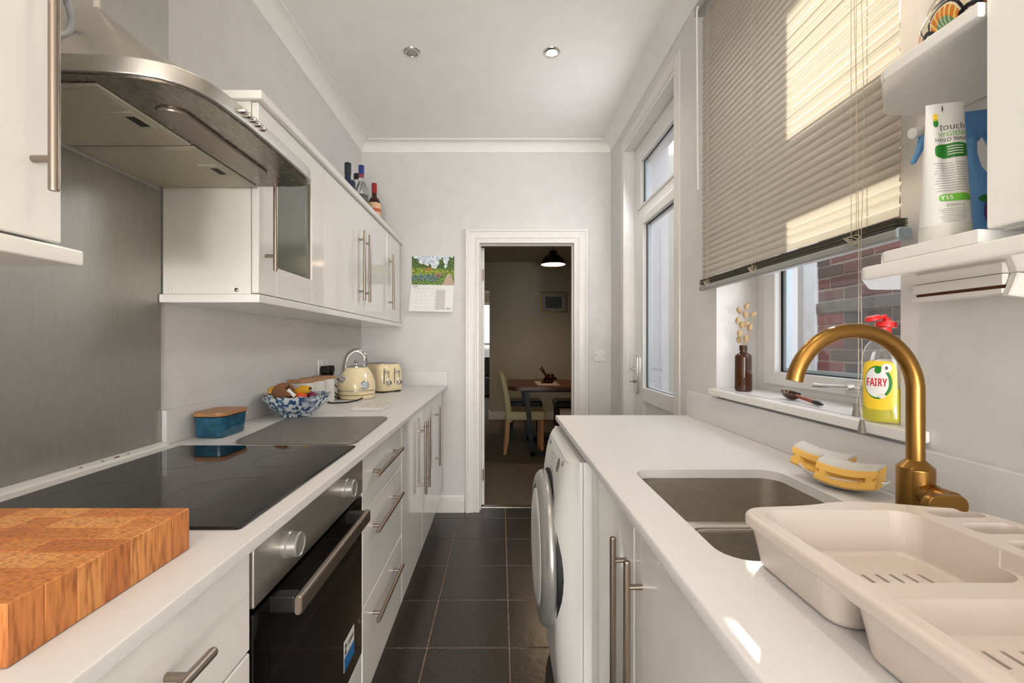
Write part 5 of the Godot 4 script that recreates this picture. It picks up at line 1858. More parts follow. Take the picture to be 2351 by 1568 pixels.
func pottery() -> ImageTexture:
	var W := 768
	var H := 128
	var im := Image.create(W, H, false, Image.FORMAT_RGB8)
	var cream := Color(0.93, 0.88, 0.76)
	for y in H:
		var v := (y + 0.5) / H          # 0 at the foot, 1 at the rim
		for x in W:
			var u := (x + 0.5) / W
			var c := cream
			if v > 0.90:
				c = Color(0.10, 0.09, 0.16)
			elif v > 0.77:
				c = cream if v > 0.80 else Color(0.80, 0.66, 0.44)
			elif v > 0.56:
				c = Color(0.24, 0.30, 0.45) if v > 0.58 and v < 0.75 else cream
			else:
				# overlapping fans outlined in dark blue
				var s := u * 9.0
				for k in [0.0, 0.5]:
					var fx := fposmod(s + k, 1.0) - 0.5
					var fy := (v - (0.02 if k == 0.0 else -0.22)) / 0.62
					var r := sqrt(fx * fx * 3.2 + fy * fy)
					if fy > -0.3 and r < 0.86:
						var ang := atan2(fx * 1.8, fy + 0.001)
						var petal := absf(fposmod(ang * 3.2, 1.0) - 0.5) * 2.0
						if r > 0.78:
							c = Color(0.13, 0.12, 0.15)
						elif r > 0.72:
							c = cream
						elif r > 0.50:
							c = Color(0.86, 0.50, 0.22) if petal > 0.35 else Color(0.93, 0.82, 0.45)
						else:
							c = Color(0.42, 0.58, 0.42) if petal > 0.30 else Color(0.76, 0.84, 0.70)
			im.set_pixel(x, y, c)
	im.generate_mipmaps()
	return ImageTexture.create_from_image(im)


# ------------------------------------------------------------------ fixtures and things on walls, ceiling and cupboard tops
func spot_light(at: Vector3, lit: bool, label: String, energy: float) -> void:
	var t := thing("spotlight", label, "spotlight", at, "recessed ceiling spotlights")
	var m := MB.new()
	m.lathe([[0.0, 0.004], [0.041, 0.004], [0.0425, 0.0], [0.041, -0.004], [0.036, -0.0062], [0.029, -0.0055], [0.0275, -0.002], [0.0, -0.002]], at, 36)
	obj("ring", m, M.chrome, t)
	var b := MB.new()
	b.lathe([[0.0, -0.0022], [0.0255, -0.0022], [0.024, -0.0048], [0.012, -0.0062], [0.0, -0.0066]], at, 28)
	obj("lamp_glass", b, M.bulb_on if lit else M.bulb_off, t)
	if lit:
		var l := SpotLight3D.new()
		l.name = "lamp_beam"
		t.add_child(l)
		l.position = Vector3(0, -0.02, 0)
		l.rotation = Vector3(-PI / 2, 0, 0)
		l.spot_angle = 68.0
		l.spot_angle_attenuation = 0.9
		l.spot_range = 8.0
		l.spot_attenuation = 2.0
		l.light_size = 0.026
		l.light_color = Color(1.0, 0.92, 0.82)
		l.light_energy = energy
		l.shadow_enabled = true


func bottle(called: String, c: Vector3, prof: Array, mat: Material, label: String) -> Node3D:
	var t := thing(called, label, "bottle", c, "spirit bottles on the wall cupboards")
	var m := MB.new()
	m.ang = 50
	m.lathe(prof, c, 28)
	obj("glass_body", m, mat, t)
	return t


func wall_things() -> void:
	spot_light(V(-0.4365, CEIL, 2.258), false, "chrome recessed ceiling spotlight that is switched off, on the left", 0.0)
	spot_light(V(0.257, CEIL, 2.258), true, "chrome recessed ceiling spotlight glowing warm, on the right", 0.32)
	for d in [0.75, -0.75]:  # unseen spotlights out of view, lighting worktops and walls near the camera
		spot_light(V(-0.4365, CEIL, d), true, "unseen lit recessed ceiling spotlight above the cooker side, %s" % ("over the viewpoint" if d > 0 else "behind the viewpoint"), 0.22)
		spot_light(V(0.257, CEIL, d), true, "unseen lit recessed ceiling spotlight above the sink side, %s" % ("over the viewpoint" if d > 0 else "behind the viewpoint"), 0.22)
	# added globe lamp behind the viewpoint, fill light for ceiling and unit fronts
	var fc := V(0.35, 0.0, -2.6)
	var fl := thing("added_floor_lamp", "added short white globe floor lamp behind the viewpoint, for fill light", "floor lamp", fc)
	var pm0 := MB.new()
	pm0.lathe([[0.0, 0.0005], [0.13, 0.0005], [0.13, 0.015], [0.02, 0.025], [0.012, 0.03], [0.012, 0.56], [0.05, 0.57], [0.05, 0.585], [0.0, 0.585]], fc, 24)
	obj("stand", pm0, M.black_metal, fl)
	var gm := MB.new()
	ball(gm, fc + V(0, 0.725, 0), V(0.14, 0.14, 0.14), 28, 18)
	obj("globe", gm, glow(Color(1.0, 0.95, 0.86), 2.5), fl)  # glowing globe of the added fill lamp
	var gl := OmniLight3D.new()
	gl.name = "added_globe_light"  # fill light of the added lamp
	fl.add_child(gl)
	gl.position = Vector3(0, 0.725, 0)
	gl.light_size = 0.135
	gl.omni_range = 12.0
	gl.omni_attenuation = 2.0
	gl.light_color = Color(1.0, 0.95, 0.87)
	gl.light_energy = 3.0
	gl.shadow_enabled = true
	# calendar
	var cal := thing("calendar", "wall calendar for July with a garden photograph, left of the doorway", "calendar", V(-0.485, 1.43, FAR))
	var D := FAR - 0.004
	var pm := plain(Color.WHITE, 0.55)
	pm.albedo_texture = garden()
	var pg := MB.new()
	pg.quad(V(-0.636, 1.636, D - 0.001), V(-0.330, 1.630, D - 0.001), V(-0.329, 1.838, D), V(-0.634, 1.842, D), Vector2(0, 1), Vector2(1, 1), Vector2(1, 0), Vector2(0, 0))
	obj("photograph", pg, pm, cal)
	var back := MB.new()
	back.loft([[V(-0.634, 1.842, FAR - 0.001), V(-0.329, 1.838, FAR - 0.001), V(-0.329, 1.838, D + 0.0006), V(-0.634, 1.842, D + 0.0006)], [V(-0.636, 1.632, FAR - 0.001), V(-0.330, 1.626, FAR - 0.001), V(-0.330, 1.626, D + 0.0006), V(-0.636, 1.632, D + 0.0006)]])
	obj("upper_pages", back, M.white, cal)
	# the lower half leans out from the wall
	var lo0 := V(-0.640, 1.636, D)
	var lo1 := V(-0.332, 1.630, D)
	var b0 := V(-0.652, 1.442, FAR - 0.034)
	var b1 := V(-0.338, 1.436, FAR - 0.032)
	var pgs := MB.new()
	pgs.loft([[lo0, lo1, lo1 + V(0, 0, 0.003), lo0 + V(0, 0, 0.003)], [b0, b1, b1 + V(0, 0, 0.014), b0 + V(0, 0, 0.014)]])
	obj("lower_pages", pgs, M.white, cal)
	var page := func(q: Vector2) -> Vector3:
		# q in 0..1 across and 0..1 down the lower page
		return lo0.lerp(lo1, q.x).lerp(b0.lerp(b1, q.x), q.y) + V(0, 0, -0.0012)
	var put := func(called: String, list: Array, mat: Material) -> void:
		var m := MB.new()
		m.ang = 0
		for w in list:
			m.quad(page.call(Vector2(w[0], w[3])), page.call(Vector2(w[2], w[3])), page.call(Vector2(w[2], w[1])), page.call(Vector2(w[0], w[1])))
		obj(called, m, mat, cal)
	put.call("weekend_column", [[0.595, 0.19, 0.705, 0.92], [0.705, 0.19, 0.81, 0.92]], plain(Color(0.80, 0.79, 0.78), 0.6))
	put.call("sunday_column", [[0.706, 0.192, 0.809, 0.918]], plain(Color(0.72, 0.71, 0.72), 0.6))
	var marks := []
	for row in 5:
		for col in 7:
			marks.append([0.135 + col * 0.105, 0.29 + row * 0.135, 0.155 + col * 0.105, 0.305 + row * 0.135])
	for col in 7:
		marks.append([0.07 + col * 0.105, 0.135, 0.12 + col * 0.105, 0.147])
	put.call("dates", marks, plain(Color(0.66, 0.65, 0.65), 0.6))
	put.call("imprint", [[0.835, 0.865, 0.945, 0.88], [0.84, 0.89, 0.94, 0.90]], M.ink)
	var jl := MB.new()
	jl.ang = 0
	print_on(jl, lettering("July", 0.016), func(q: Vector2) -> Vector3: return page.call(Vector2(0.11 + q.x / 0.31, 0.055 - q.y / 0.20)))
	obj("month_lettering", jl, M.ink, cal)
	var pins := MB.new()
	ball(pins, V(-0.484, 1.833, D - 0.003), V(0.003, 0.003, 0.002), 10, 6)
	obj("hanging_pin", pins, M.gasket, cal)
	# light switch
	var ls := thing("light_switch", "white single light switch with metal screws right of the doorway", "light switch", V(0.722, 1.084, FAR))
	var lm := MB.new()
	lm.rbox(V(0.679, 1.084, FAR - 0.009), V(0.765, 1.168, FAR), 0.003)
	obj("plate", lm, M.white_plastic, ls)
	obj("rocker", boxes([[V(0.706, 1.108, FAR - 0.014), V(0.738, 1.144, FAR - 0.008)]], 0.002), M.white_plastic, ls)
	var scr := MB.new()
	for x in [0.692, 0.752]:
		scr.lathe([[0.0, 0.0], [0.004, 0.0], [0.003, -0.002], [0.0, -0.002]], V(x, 1.126, FAR - 0.009), 12, "d")
	obj("screw", scr, M.satin, ls)
	# bottles along the top of the wall cupboards
	var Y := 1.9475
	var b1t := bottle("spirit_bottle", V(-0.846, Y, 2.53), [[0.0, 0.001], [0.040, 0.001], [0.043, 0.006], [0.043, 0.150], [0.040, 0.164], [0.022, 0.172], [0.0165, 0.176], [0.0165, 0.20], [0.0, 0.20]], M.bottle_blue, "dark blue square shouldered spirit bottle on top of the wall cupboards")
	var k1 := MB.new()
	k1.lathe([[0.0, 0.2005], [0.0185, 0.2005], [0.0190, 0.258], [0.0175, 0.264], [0.006, 0.270], [0.0, 0.270]], V(-0.846, Y, 2.53), 8)
	obj("stopper", k1, plain(Color(0.10, 0.15, 0.17), 0.35), b1t)
	var b2t := bottle("spirit_bottle", V(-0.862, Y, 2.74), [[0.0, 0.001], [0.034, 0.001], [0.037, 0.006], [0.037, 0.13], [0.033, 0.165], [0.018, 0.195], [0.0145, 0.205], [0.0145, 0.247], [0.0, 0.247]], M.clear, "clear spirit bottle with a black stopper behind the blue capped bottle")
	var k2 := MB.new()
	k2.lathe([[0.0, 0.2475], [0.0175, 0.2475], [0.0185, 0.252], [0.0185, 0.280], [0.016, 0.284], [0.0, 0.284]], V(-0.862, Y, 2.74), 20)
	obj("stopper", k2, M.black, b2t)
	var b3c := V(-0.812, Y, 2.665)
	var b3t := bottle("spirit_bottle", b3c, [[0.0, 0.001], [0.036, 0.001], [0.0395, 0.006], [0.0395, 0.14], [0.037, 0.165], [0.026, 0.192], [0.0165, 0.208], [0.0145, 0.22], [0.0145, 0.232], [0.0, 0.232]], M.clear, "clear spirit bottle with a bright blue cap and red collar")
	var k3 := MB.new()
	k3.lathe([[0.0, 0.2515], [0.0162, 0.2515], [0.0165, 0.300], [0.0150, 0.304], [0.0, 0.304]], b3c, 22)
	obj("cap", k3, plain(Color(0.13, 0.22, 0.50), 0.3), b3t)
	var k4 := MB.new()
	k4.lathe([[0.0, 0.2322], [0.0158, 0.2322], [0.0160, 0.2513], [0.0, 0.2513]], b3c, 22)
	obj("collar", k4, plain(Color(0.55, 0.22, 0.28), 0.35), b3t)
	var k5 := MB.new()
	k5.lathe([[0.0398, 0.035], [0.0400, 0.036], [0.0400, 0.128], [0.0398, 0.129]], b3c, 28, "y", false)
	obj("label", k5, plain(Color(0.36, 0.36, 0.34), 0.4, 0.3), b3t)
	var b4c := V(-0.79, Y, 2.86)
	var b4t := bottle("spirit_bottle", b4c, [[0.0, 0.001], [0.036, 0.001], [0.040, 0.007], [0.040, 0.135], [0.0375, 0.153], [0.028, 0.170], [0.0185, 0.180], [0.0150, 0.19], [0.0145, 0.256], [0.0, 0.256]], M.bourbon, "brown whiskey bottle with a red waxed neck and cream label")
	var k6 := MB.new()
	k6.lathe([[0.0148, 0.205], [0.0158, 0.206], [0.0165, 0.262], [0.0155, 0.268], [0.0, 0.269], [0.0, 0.257]], b4c, 20)
	obj("wax_seal", k6, plain(Color(0.62, 0.09, 0.13), 0.35), b4t)
	var k7 := MB.new()
	k7.lathe([[0.0402, 0.030], [0.0405, 0.031], [0.0405, 0.140], [0.0402, 0.141]], b4c, 28, "y", false)
	obj("label", k7, M.label_cream, b4t)
	var k8 := MB.new()
	k8.lathe([[0.0406, 0.085], [0.0409, 0.086], [0.0409, 0.104], [0.0406, 0.105]], b4c, 28, "y", false)
	obj("label_band", k8, plain(Color(0.80, 0.38, 0.24), 0.6), b4t)


func garden() -> ImageTexture:
	# the print on the calendar: sky, trees, shrubs, blue and pink flowers and a path
	var W := 288
	var H := 200
	var im := Image.create(W, H, false, Image.FORMAT_RGB8)
	var n := noise(0.035, 4, 4)
	var f := noise(0.085, 5, 9)
	for y in H:
		for x in W:
			var u := float(x) / W
			var v := float(y) / H
			var a := n.get_noise_2d(x, y)
			var b := f.get_noise_2d(x, y)
			var c := Color(0.72, 0.77, 0.84).lerp(Color(0.93, 0.94, 0.95), clampf(0.5 + a * 1.6, 0, 1))
			var skyline := 0.42 - 0.40 * smoothstep(0.35, 0.0, u) - 0.36 * smoothstep(0.58, 0.68, u) * smoothstep(0.80, 0.72, u) - 0.42 * smoothstep(0.78, 0.92, u) - 0.12 * smoothstep(0.2, 0.3, u) * smoothstep(0.55, 0.4, u)
			if v > skyline + a * 0.12:
				c = Color(0.13, 0.24, 0.11).lerp(Color(0.45, 0.58, 0.22), clampf(0.45 + b * 1.1 + a * 0.6, 0, 1))
			if v > 0.40 + a * 0.12 + 0.06 * u:
				c = Color(0.28, 0.42, 0.12).lerp(Color(0.74, 0.74, 0.24), clampf(0.5 + b * 0.9 + a, 0, 1))
			if v > 0.40 and v < 0.52 and u > 0.30 and u < 0.46 and b > -0.05:
				c = Color(0.85, 0.50, 0.22)
			if v > 0.64 + a * 0.1:
				c = Color(0.16, 0.28, 0.10).lerp(Color(0.62, 0.74, 0.34), clampf(0.45 + b * 1.3, 0, 1))
				if u < 0.62 and b > 0.14 and v < 0.86:
					c = Color(0.48, 0.58, 0.82)
			if u > 0.55 and u < 0.72 and v > 0.58 and v < 0.72 and b > 0.0:
				c = Color(0.66, 0.38, 0.45)
			var path := 0.83 + 0.10 * (0.8 - v)
			if v > 0.62 and u > path - (v - 0.55) * 0.22 and u < 1.0 - (0.95 - v) * 0.25:
				c = Color(0.66, 0.56, 0.50).lerp(Color(0.84, 0.74, 0.66), clampf(0.5 + b, 0, 1))
			im.set_pixel(x, y, c)
	im.generate_mipmaps()
	return ImageTexture.create_from_image(im)


# ------------------------------------------------------------------ things in the dining room
func dining_chair(label: String, at: Vector3, turn: float, cover: Material, legs: Material) -> void:
	# built facing +X about its own foot point
	var t := thing("dining_chair", label, "chair", at)
	var xf := Transform3D(Basis(Vector3.UP, turn), at)
	var s := MB.new()
	s.x = xf
	s.rbox(V(-0.19, 0.375, -0.22), V(0.235, 0.475, 0.22), 0.02, 3)
	obj("seat", s, cover, t)
	var b := MB.new()
	b.x = xf
	b.ang = 50
	var rings := []
	for q in [[-0.155, 0.36, 0.035], [-0.165, 0.5, 0.036], [-0.185, 0.65, 0.034], [-0.215, 0.80, 0.030], [-0.240, 0.885, 0.026], [-0.246, 0.895, 0.018]]:
		var r := []
		for p in rrect(q[0] - q[2], -0.215, q[0] + q[2], 0.215, 0.016, 3):
			r.append(V(p.x, q[1], p.y))
		rings.append(r)
	b.loft(rings)
	obj("backrest", b, cover, t)
	for z in [-0.185, 0.185]:
		var f := MB.new()
		f.x = xf
		f.rbox(V(0.185, 0.0, z - 0.02), V(0.222, 0.376, z + 0.02), 0.003, 1)
		obj("leg", f, legs, t)
		var k := MB.new()
		k.x = xf
		k.loft([rect_ring(V(-0.205, 0.0, z), 0.017, 0.019), rect_ring(V(-0.180, 0.15, z), 0.020, 0.020), rect_ring(V(-0.168, 0.376, z), 0.023, 0.020)])
		obj("leg", k, legs, t)


func rect_ring(c: Vector3, a: float, b: float) -> Array:
	return [c + V(-a, 0, -b), c + V(a, 0, -b), c + V(a, 0, b), c + V(-a, 0, b)]


func dining_things() -> void:
	var t := thing("dining_table", "dark wooden dining table with black metal trapezoid legs", "table", V(0.75, 0, 5.3))
	var tp := MB.new()
	var q := PackedVector2Array()
	for k in 13:
		q.append(Vector2(0.10 + 1.35 * k / 12.0, 4.80 + 0.012 * sin(k * 1.3)))
	for k in 13:
		q.append(Vector2(1.45 - 1.35 * k / 12.0, 5.85 + 0.012 * sin(k * 1.1)))
	q[0] = Vector2(0.16, 4.80)
	q[25] = Vector2(0.10, 5.80)
	q.append(Vector2(0.09, 4.90))
	tp.extrude(q, "y", 0.712, 0.755, 0.004, 2)
	obj("tabletop", tp, M.table_wood, t)
	for d in [4.92, 5.75]:
		for s in [0.0, 1.0]:
			var lg := MB.new()
			var xt := lerpf(0.285, 1.27, s)
			var xb := lerpf(0.352, 1.20, s)
			lg.loft([rect_ring(V(xb, 0.001, d), 0.026, 0.03), rect_ring(V(xt, 0.712, d), 0.026, 0.03)])
			obj("leg", lg, M.black_metal, t)
		obj("foot_bar", boxes([[V(0.33, 0.001, d - 0.03), V(1.22, 0.05, d + 0.03)]], 0.003), M.black_metal, t)
		obj("top_bar", boxes([[V(0.29, 0.69, d - 0.03), V(1.26, 0.7125, d + 0.03)]], 0.003), M.black_metal, t)
	dining_chair("cream leather dining chair with oak legs at the near end of the dining table", V(0.255, 0, 5.16), 0.0, M.leather, M.oak_leg)
	for w in [[0.72, 1.15, "dark leather stool on the far side of the table, right of the cream chair"], [0.12, 0.55, "dark leather stool on the far side of the table, behind the cream chair"]]:
		var st := thing("dining_stool", w[2], "stool", V((w[0] + w[1]) / 2, 0, 6.08), "dark stools behind the table")
		var sm := MB.new()
		sm.rbox(V(w[0], 0.37, 5.88), V(w[1], 0.47, 6.28), 0.03, 4)
		obj("seat", sm, M.dark_leather, st)
		for x in [w[0] + 0.035, w[1] - 0.035]:
			for d in [5.915, 6.245]:
				var lg := MB.new()
				lg.rbox(V(x - 0.018, 0.0, d - 0.018), V(x + 0.018, 0.371, d + 0.018), 0.003, 1)
				obj("leg", lg, M.black_metal, st)
	var pm := MB.new()
	pm.rbox(V(0.41, 0.755, 4.96), V(0.655, 0.763, 5.45), 0.003, 1)
	solo("placemat", pm, plain(Color(0.80, 0.74, 0.70), 0.5), "pale square placemat under the bronze ornament on the dining table", "placemat")
	# bronze ornament: a hand with two crossed fingers
	var o := MB.new()
	o.ang = 60
	var P := func(px: float, py: float, d: float) -> Vector3: return at_px(px, py, d)
	ball(o, P.call(1258, 874, 5.2), V(0.062, 0.045, 0.045), 20, 12)
	ball(o, P.call(1264, 866, 5.2), V(0.045, 0.045, 0.04), 20, 12)
	o.tube(curve([P.call(1262, 868, 5.19), P.call(1254, 860, 5.19), P.call(1248, 851, 5.20), P.call(1243, 842, 5.21)], 5), [0.026, 0.023, 0.019, 0.016, 0.014, 0.010, 0.008], 12)
	o.tube(curve([P.call(1258, 866, 5.21), P.call(1250, 858, 5.21), P.call(1244, 851, 5.19), P.call(1240, 847, 5.18)], 5), [0.024, 0.021, 0.017, 0.014, 0.012, 0.009, 0.007], 12)
	for k in 4:
		var x := 1248.0 + k * 7.5
		o.tube(curve([P.call(x + 6, 866 + k * 0.6, 5.165), P.call(x, 874, 5.145), P.call(x - 4, 880, 5.16)], 5), [0.014, 0.014, 0.013, 0.011], 10)
	solo("bronze_ornament", o, M.bronze, "bronze hand ornament with crossed fingers on the dining table", "ornament")
	# pendant lamp
	var pc := V(0.607, 2.115, 5.2)
	var p := thing("pendant_lamp", "black dome pendant lamp lit over the dining table", "pendant lamp", pc)
	var sh := MB.new()
	sh.lathe([[0.138, 0.0], [0.139, 0.004], [0.132, 0.035], [0.112, 0.072], [0.080, 0.100], [0.052, 0.114], [0.046, 0.125], [0.046, 0.150], [0.040, 0.156], [0.0, 0.158]], pc, 40, "y", false)
	obj("shade", sh, M.black, p)
	var si := MB.new()
	si.lathe([[0.136, 0.001], [0.129, 0.034], [0.109, 0.070], [0.078, 0.097], [0.0, 0.110]], pc, 40, "y", false)
	obj("shade_lining", si, M.china, p)
	var cd := MB.new()
	cd.tube([pc + V(0, 0.156, 0), V(pc.x, 2.52, pc.z)], [0.004], 8)
	obj("cord", cd, M.black, p)
	var bu := MB.new()
	ball(bu, pc + V(0, 0.045, 0), V(0.03, 0.036, 0.03), 16, 12)
	obj("bulb", bu, glow(Color(1.0, 0.78, 0.50), 5.0), p)
	var l := OmniLight3D.new()
	l.name = "bulb_light"
	p.add_child(l)
	l.position = Vector3(0, 0.045, 0)
	l.light_size = 0.028
	l.omni_range = 9.0
	l.omni_attenuation = 2.0
	l.light_color = Color(1.0, 0.86, 0.68)
	l.light_energy = 0.45
	l.shadow_enabled = true
	# framed picture
	var f := thing("picture_frame", "gilt framed picture with a pale mount on the dining room wall", "picture", V(0.857, 1.708, 7.3))
	var fr := MB.new()
	for b in [[0.641, 1.708, 1.073, 1.733], [0.641, 2.018, 1.073, 2.043], [0.641, 1.733, 0.666, 2.018], [1.048, 1.733, 1.073, 2.018]]:
		fr.rbox(V(b[0], b[1], 7.270), V(b[2], b[3], 7.299), 0.004)
	obj("frame", fr, M.gilt, f)
	obj("mount", boxes([[V(0.664, 1.731, 7.284), V(1.05, 2.02, 7.296)]]), M.mount, f)
	obj("print", boxes([[V(0.725, 1.780, 7.282), V(0.985, 1.965, 7.285)]]), plain(Color(0.075, 0.065, 0.06), 0.4), f)
	obj("picture_glass", boxes([[V(0.666, 1.733, 7.277), V(1.048, 2.018, 7.279)]]), M.glass, f)
	# sofa of the front room, a sliver beside the door leaf
	var so := thing("sofa", "dark sofa in the front room glimpsed past the dining room wall", "sofa", V(-0.5, 0, 10.6))
	obj("seat", boxes([[V(-1.0, 0.05, 10.2), V(0.2, 0.45, 11.0)]], 0.03), M.dark_leather, so)
	obj("backrest", boxes([[V(-1.0, 0.45, 10.85), V(0.2, 0.9, 11.05)]], 0.03), M.dark_leather, so)


# ------------------------------------------------------------------ mesh builder
class MB:
	var p := PackedVector3Array()
	var uv := PackedVector2Array()
	var x := Transform3D()     # applied in builder coordinates
	var ang := 38.0            # edges sharper than this stay sharp

	func tri(a: Vector3, b: Vector3, c: Vector3, ua := Vector2(), ub := Vector2(), uc := Vector2()) -> void:
		a = x * a
		b = x * b
		c = x * c
		if (b - a).cross(c - a).length_squared() < 1e-19:
			return
		p.append(Vector3(a.x, a.y, -a.z))
		p.append(Vector3(b.x, b.y, -b.z))
		p.append(Vector3(c.x, c.y, -c.z))
		uv.append(ua)
		uv.append(ub)
		uv.append(uc)

	func quad(a: Vector3, b: Vector3, c: Vector3, d: Vector3, ua := Vector2(0, 1), ub := Vector2(1, 1), uc := Vector2(1, 0), ud := Vector2(0, 0)) -> void:
		tri(a, b, c, ua, ub, uc)
		tri(a, c, d, ua, uc, ud)

	func fix(s0: int) -> void:
		# turns the triangles from s0 on so that their front faces outwards
		if p.size() <= s0:
			return
		var o := p[s0]
		var v := 0.0
		for k in range(s0, p.size(), 3):
			v += (p[k] - o).dot((p[k + 2] - o).cross(p[k + 1] - o))
		if v < 0.0:
			for k in range(s0, p.size(), 3):
				var t := p[k + 1]
				p[k + 1] = p[k + 2]
				p[k + 2] = t
				var u := uv[k + 1]
				uv[k + 1] = uv[k + 2]
				uv[k + 2] = u

	func box(a: Vector3, b: Vector3) -> void:
		var s0 := p.size()
		var c := []
		for k in 8:
			c.append(Vector3(b.x if k & 1 else a.x, b.y if k & 2 else a.y, b.z if k & 4 else a.z))
		for f in [[0, 1, 3, 2], [5, 4, 6, 7], [4, 0, 2, 6], [1, 5, 7, 3], [2, 3, 7, 6], [4, 5, 1, 0]]:
			quad(c[f[0]], c[f[1]], c[f[2]], c[f[3]])
		fix(s0)

	func rbox(a: Vector3, b: Vector3, r: float, seg := 2) -> void:
		var q := PackedVector2Array()
		var c := [[b.x - r, a.z + r, -PI / 2], [b.x - r, b.z - r, 0.0], [a.x + r, b.z - r, PI / 2], [a.x + r, a.z + r, PI]]
		for w in c:
			for k in seg + 1:
				var t: float = w[2] + PI / 2 * k / seg
				q.append(Vector2(w[0] + cos(t) * r, w[1] + sin(t) * r))
		extrude(q, "y", a.y, b.y, r, seg)

	static func inset(q: PackedVector2Array, by: float) -> PackedVector2Array:
		var o := PackedVector2Array()
		var n := q.size()
		var area := 0.0
		for k in n:
			area += q[k].cross(q[(k + 1) % n])
		for k in n:
			var e0 := (q[k] - q[(k + n - 1) % n]).normalized()
			var e1 := (q[(k + 1) % n] - q[k]).normalized()
			if e0 == Vector2.ZERO:
				e0 = e1
			if e1 == Vector2.ZERO:
				e1 = e0
			var n0 := Vector2(-e0.y, e0.x) * signf(area)
			var n1 := Vector2(-e1.y, e1.x) * signf(area)
			var s := n0 + n1
			o.append(q[k] + s * (by / maxf(0.25, 0.5 * s.length_squared())))
		return o

	static func lift(q: Vector2, h: float, axis: String) -> Vector3:
		if axis == "x":
			return Vector3(h, q.x, q.y)      # polygon in (Y, D)
		if axis == "d":
			return Vector3(q.x, q.y, h)      # polygon in (X, Y)
		return Vector3(q.x, h, q.y)          # polygon in (X, D)

	func extrude(q: PackedVector2Array, axis: String, h0: float, h1: float, bev := 0.0, seg := 1) -> void:
		var s0 := p.size()
		var rings := []
		if bev > 0.0:
			# from the lower face outwards, up the sides, then inwards
			var low := []
			for k in seg + 1:
				var t := PI / 2 * k / seg
				low.append([h0 + bev * (1.0 - cos(t)), bev * (1.0 - sin(t))])
			for w in low:
				rings.append(ring(inset(q, w[1]), w[0], axis))
			low.reverse()
			for w in low:
				rings.append(ring(inset(q, w[1]), h1 - (w[0] - h0), axis))
		else:
			rings = [ring(q, h0, axis), ring(q, h1, axis)]
		var n := q.size()
		for j in rings.size() - 1:
			for i in n:
				quad(rings[j][i], rings[j][(i + 1) % n], rings[j + 1][(i + 1) % n], rings[j + 1][i])
		var t3 := Geometry2D.triangulate_polygon(q)
		var last: Array = rings[rings.size() - 1]
		for k in t3.size() / 3:
			tri(rings[0][t3[k * 3]], rings[0][t3[k * 3 + 2]], rings[0][t3[k * 3 + 1]])
			tri(last[t3[k * 3]], last[t3[k * 3 + 1]], last[t3[k * 3 + 2]])
		fix_parts(s0)

	func fix_parts(s0: int) -> void:
		# winds every triangle like its neighbours (flood over shared edges), then outwards as a whole
		var edges := {}
		var n := (p.size() - s0) / 3
		var key := PackedInt64Array()
		key.resize(n * 3)
		var ids := {}
		for k in n * 3:
			var h := Vector3i((p[s0 + k] * 40000.0).round())
			if not ids.has(h):
				ids[h] = ids.size()
			key[k] = ids[h]
		for t in n:
			for j in 3:
				var a := key[t * 3 + j]
				var b := key[t * 3 + (j + 1) % 3]
				var e := mini(a, b) * 1000000 + maxi(a, b)
				if not edges.has(e):
					edges[e] = []
				edges[e].append([t, a < b])
		var seen := PackedByteArray()
		seen.resize(n)
		var flip := PackedByteArray()
		flip.resize(n)
		for start in n:
			if seen[start]:
				continue
			seen[start] = 1
			var stack := [start]
			while stack.size():
				var t: int = stack.pop_back()
				for j in 3:
					var a := key[t * 3 + j]
					var b := key[t * 3 + (j + 1) % 3]
					var dir := a < b
					if flip[t]:
						dir = not dir
					var e := mini(a, b) * 1000000 + maxi(a, b)
					if edges[e].size() > 2:
						continue
					for w in edges[e]:
						if not seen[w[0]]:
							seen[w[0]] = 1
							flip[w[0]] = 1 if w[1] == dir else 0
							stack.append(w[0])
		for t in n:
			if flip[t]:
				swap(s0 + t * 3)
		fix(s0)

	func swap(k: int) -> void:
		var t := p[k + 1]
		p[k + 1] = p[k + 2]
		p[k + 2] = t
		var u := uv[k + 1]
		uv[k + 1] = uv[k + 2]
		uv[k + 2] = u

	static func ring(q: PackedVector2Array, h: float, axis: String) -> Array:
		var o := []
		for w in q:
			o.append(lift(w, h, axis))
		return o

	func loft(rings: Array, closed := true, caps := true) -> void:
		var s0 := p.size()
		var n: int = rings[0].size()
		var m := rings.size()
		for j in m - 1:
			for i in (n if closed else n - 1):
				var k := (i + 1) % n
				var u0 := float(i) / n
				var u1 := float(i + 1) / n
				quad(rings[j][i], rings[j][k], rings[j + 1][k], rings[j + 1][i], Vector2(u0, float(j) / (m - 1)), Vector2(u1, float(j) / (m - 1)), Vector2(u1, float(j + 1) / (m - 1)), Vector2(u0, float(j + 1) / (m - 1)))
		if caps and closed:
			for r in [rings[0], rings[m - 1]]:
				var c := Vector3.ZERO
				for w in r:
					c += w
				c /= n
				for i in n:
					if r == rings[0]:
						tri(c, r[(i + 1) % n], r[i])
					else:
						tri(c, r[i], r[(i + 1) % n])
		fix(s0)

	func tube(path: Array, radii: Array, sides := 10, caps := true, squash := 1.0) -> void:
		var rings := []
		var n := path.size()
		var up := Vector3.UP
		var t0: Vector3 = (path[1] - path[0]).normalized()
		if absf(t0.dot(up)) > 0.9:
			up = Vector3.RIGHT
		var side := t0.cross(up).normalized()
		for k in n:
			var t: Vector3 = (path[mini(k + 1, n - 1)] - path[maxi(k - 1, 0)]).normalized()
			side = (side - t * side.dot(t)).normalized()
			var other := t.cross(side)
			var r: float = radii[mini(k, radii.size() - 1)]
			var ring_ := []
			for i in sides:
				var a := TAU * i / sides
				ring_.append(path[k] + side * cos(a) * r + other * sin(a) * r * squash)
			rings.append(ring_)
		loft(rings, true, caps)

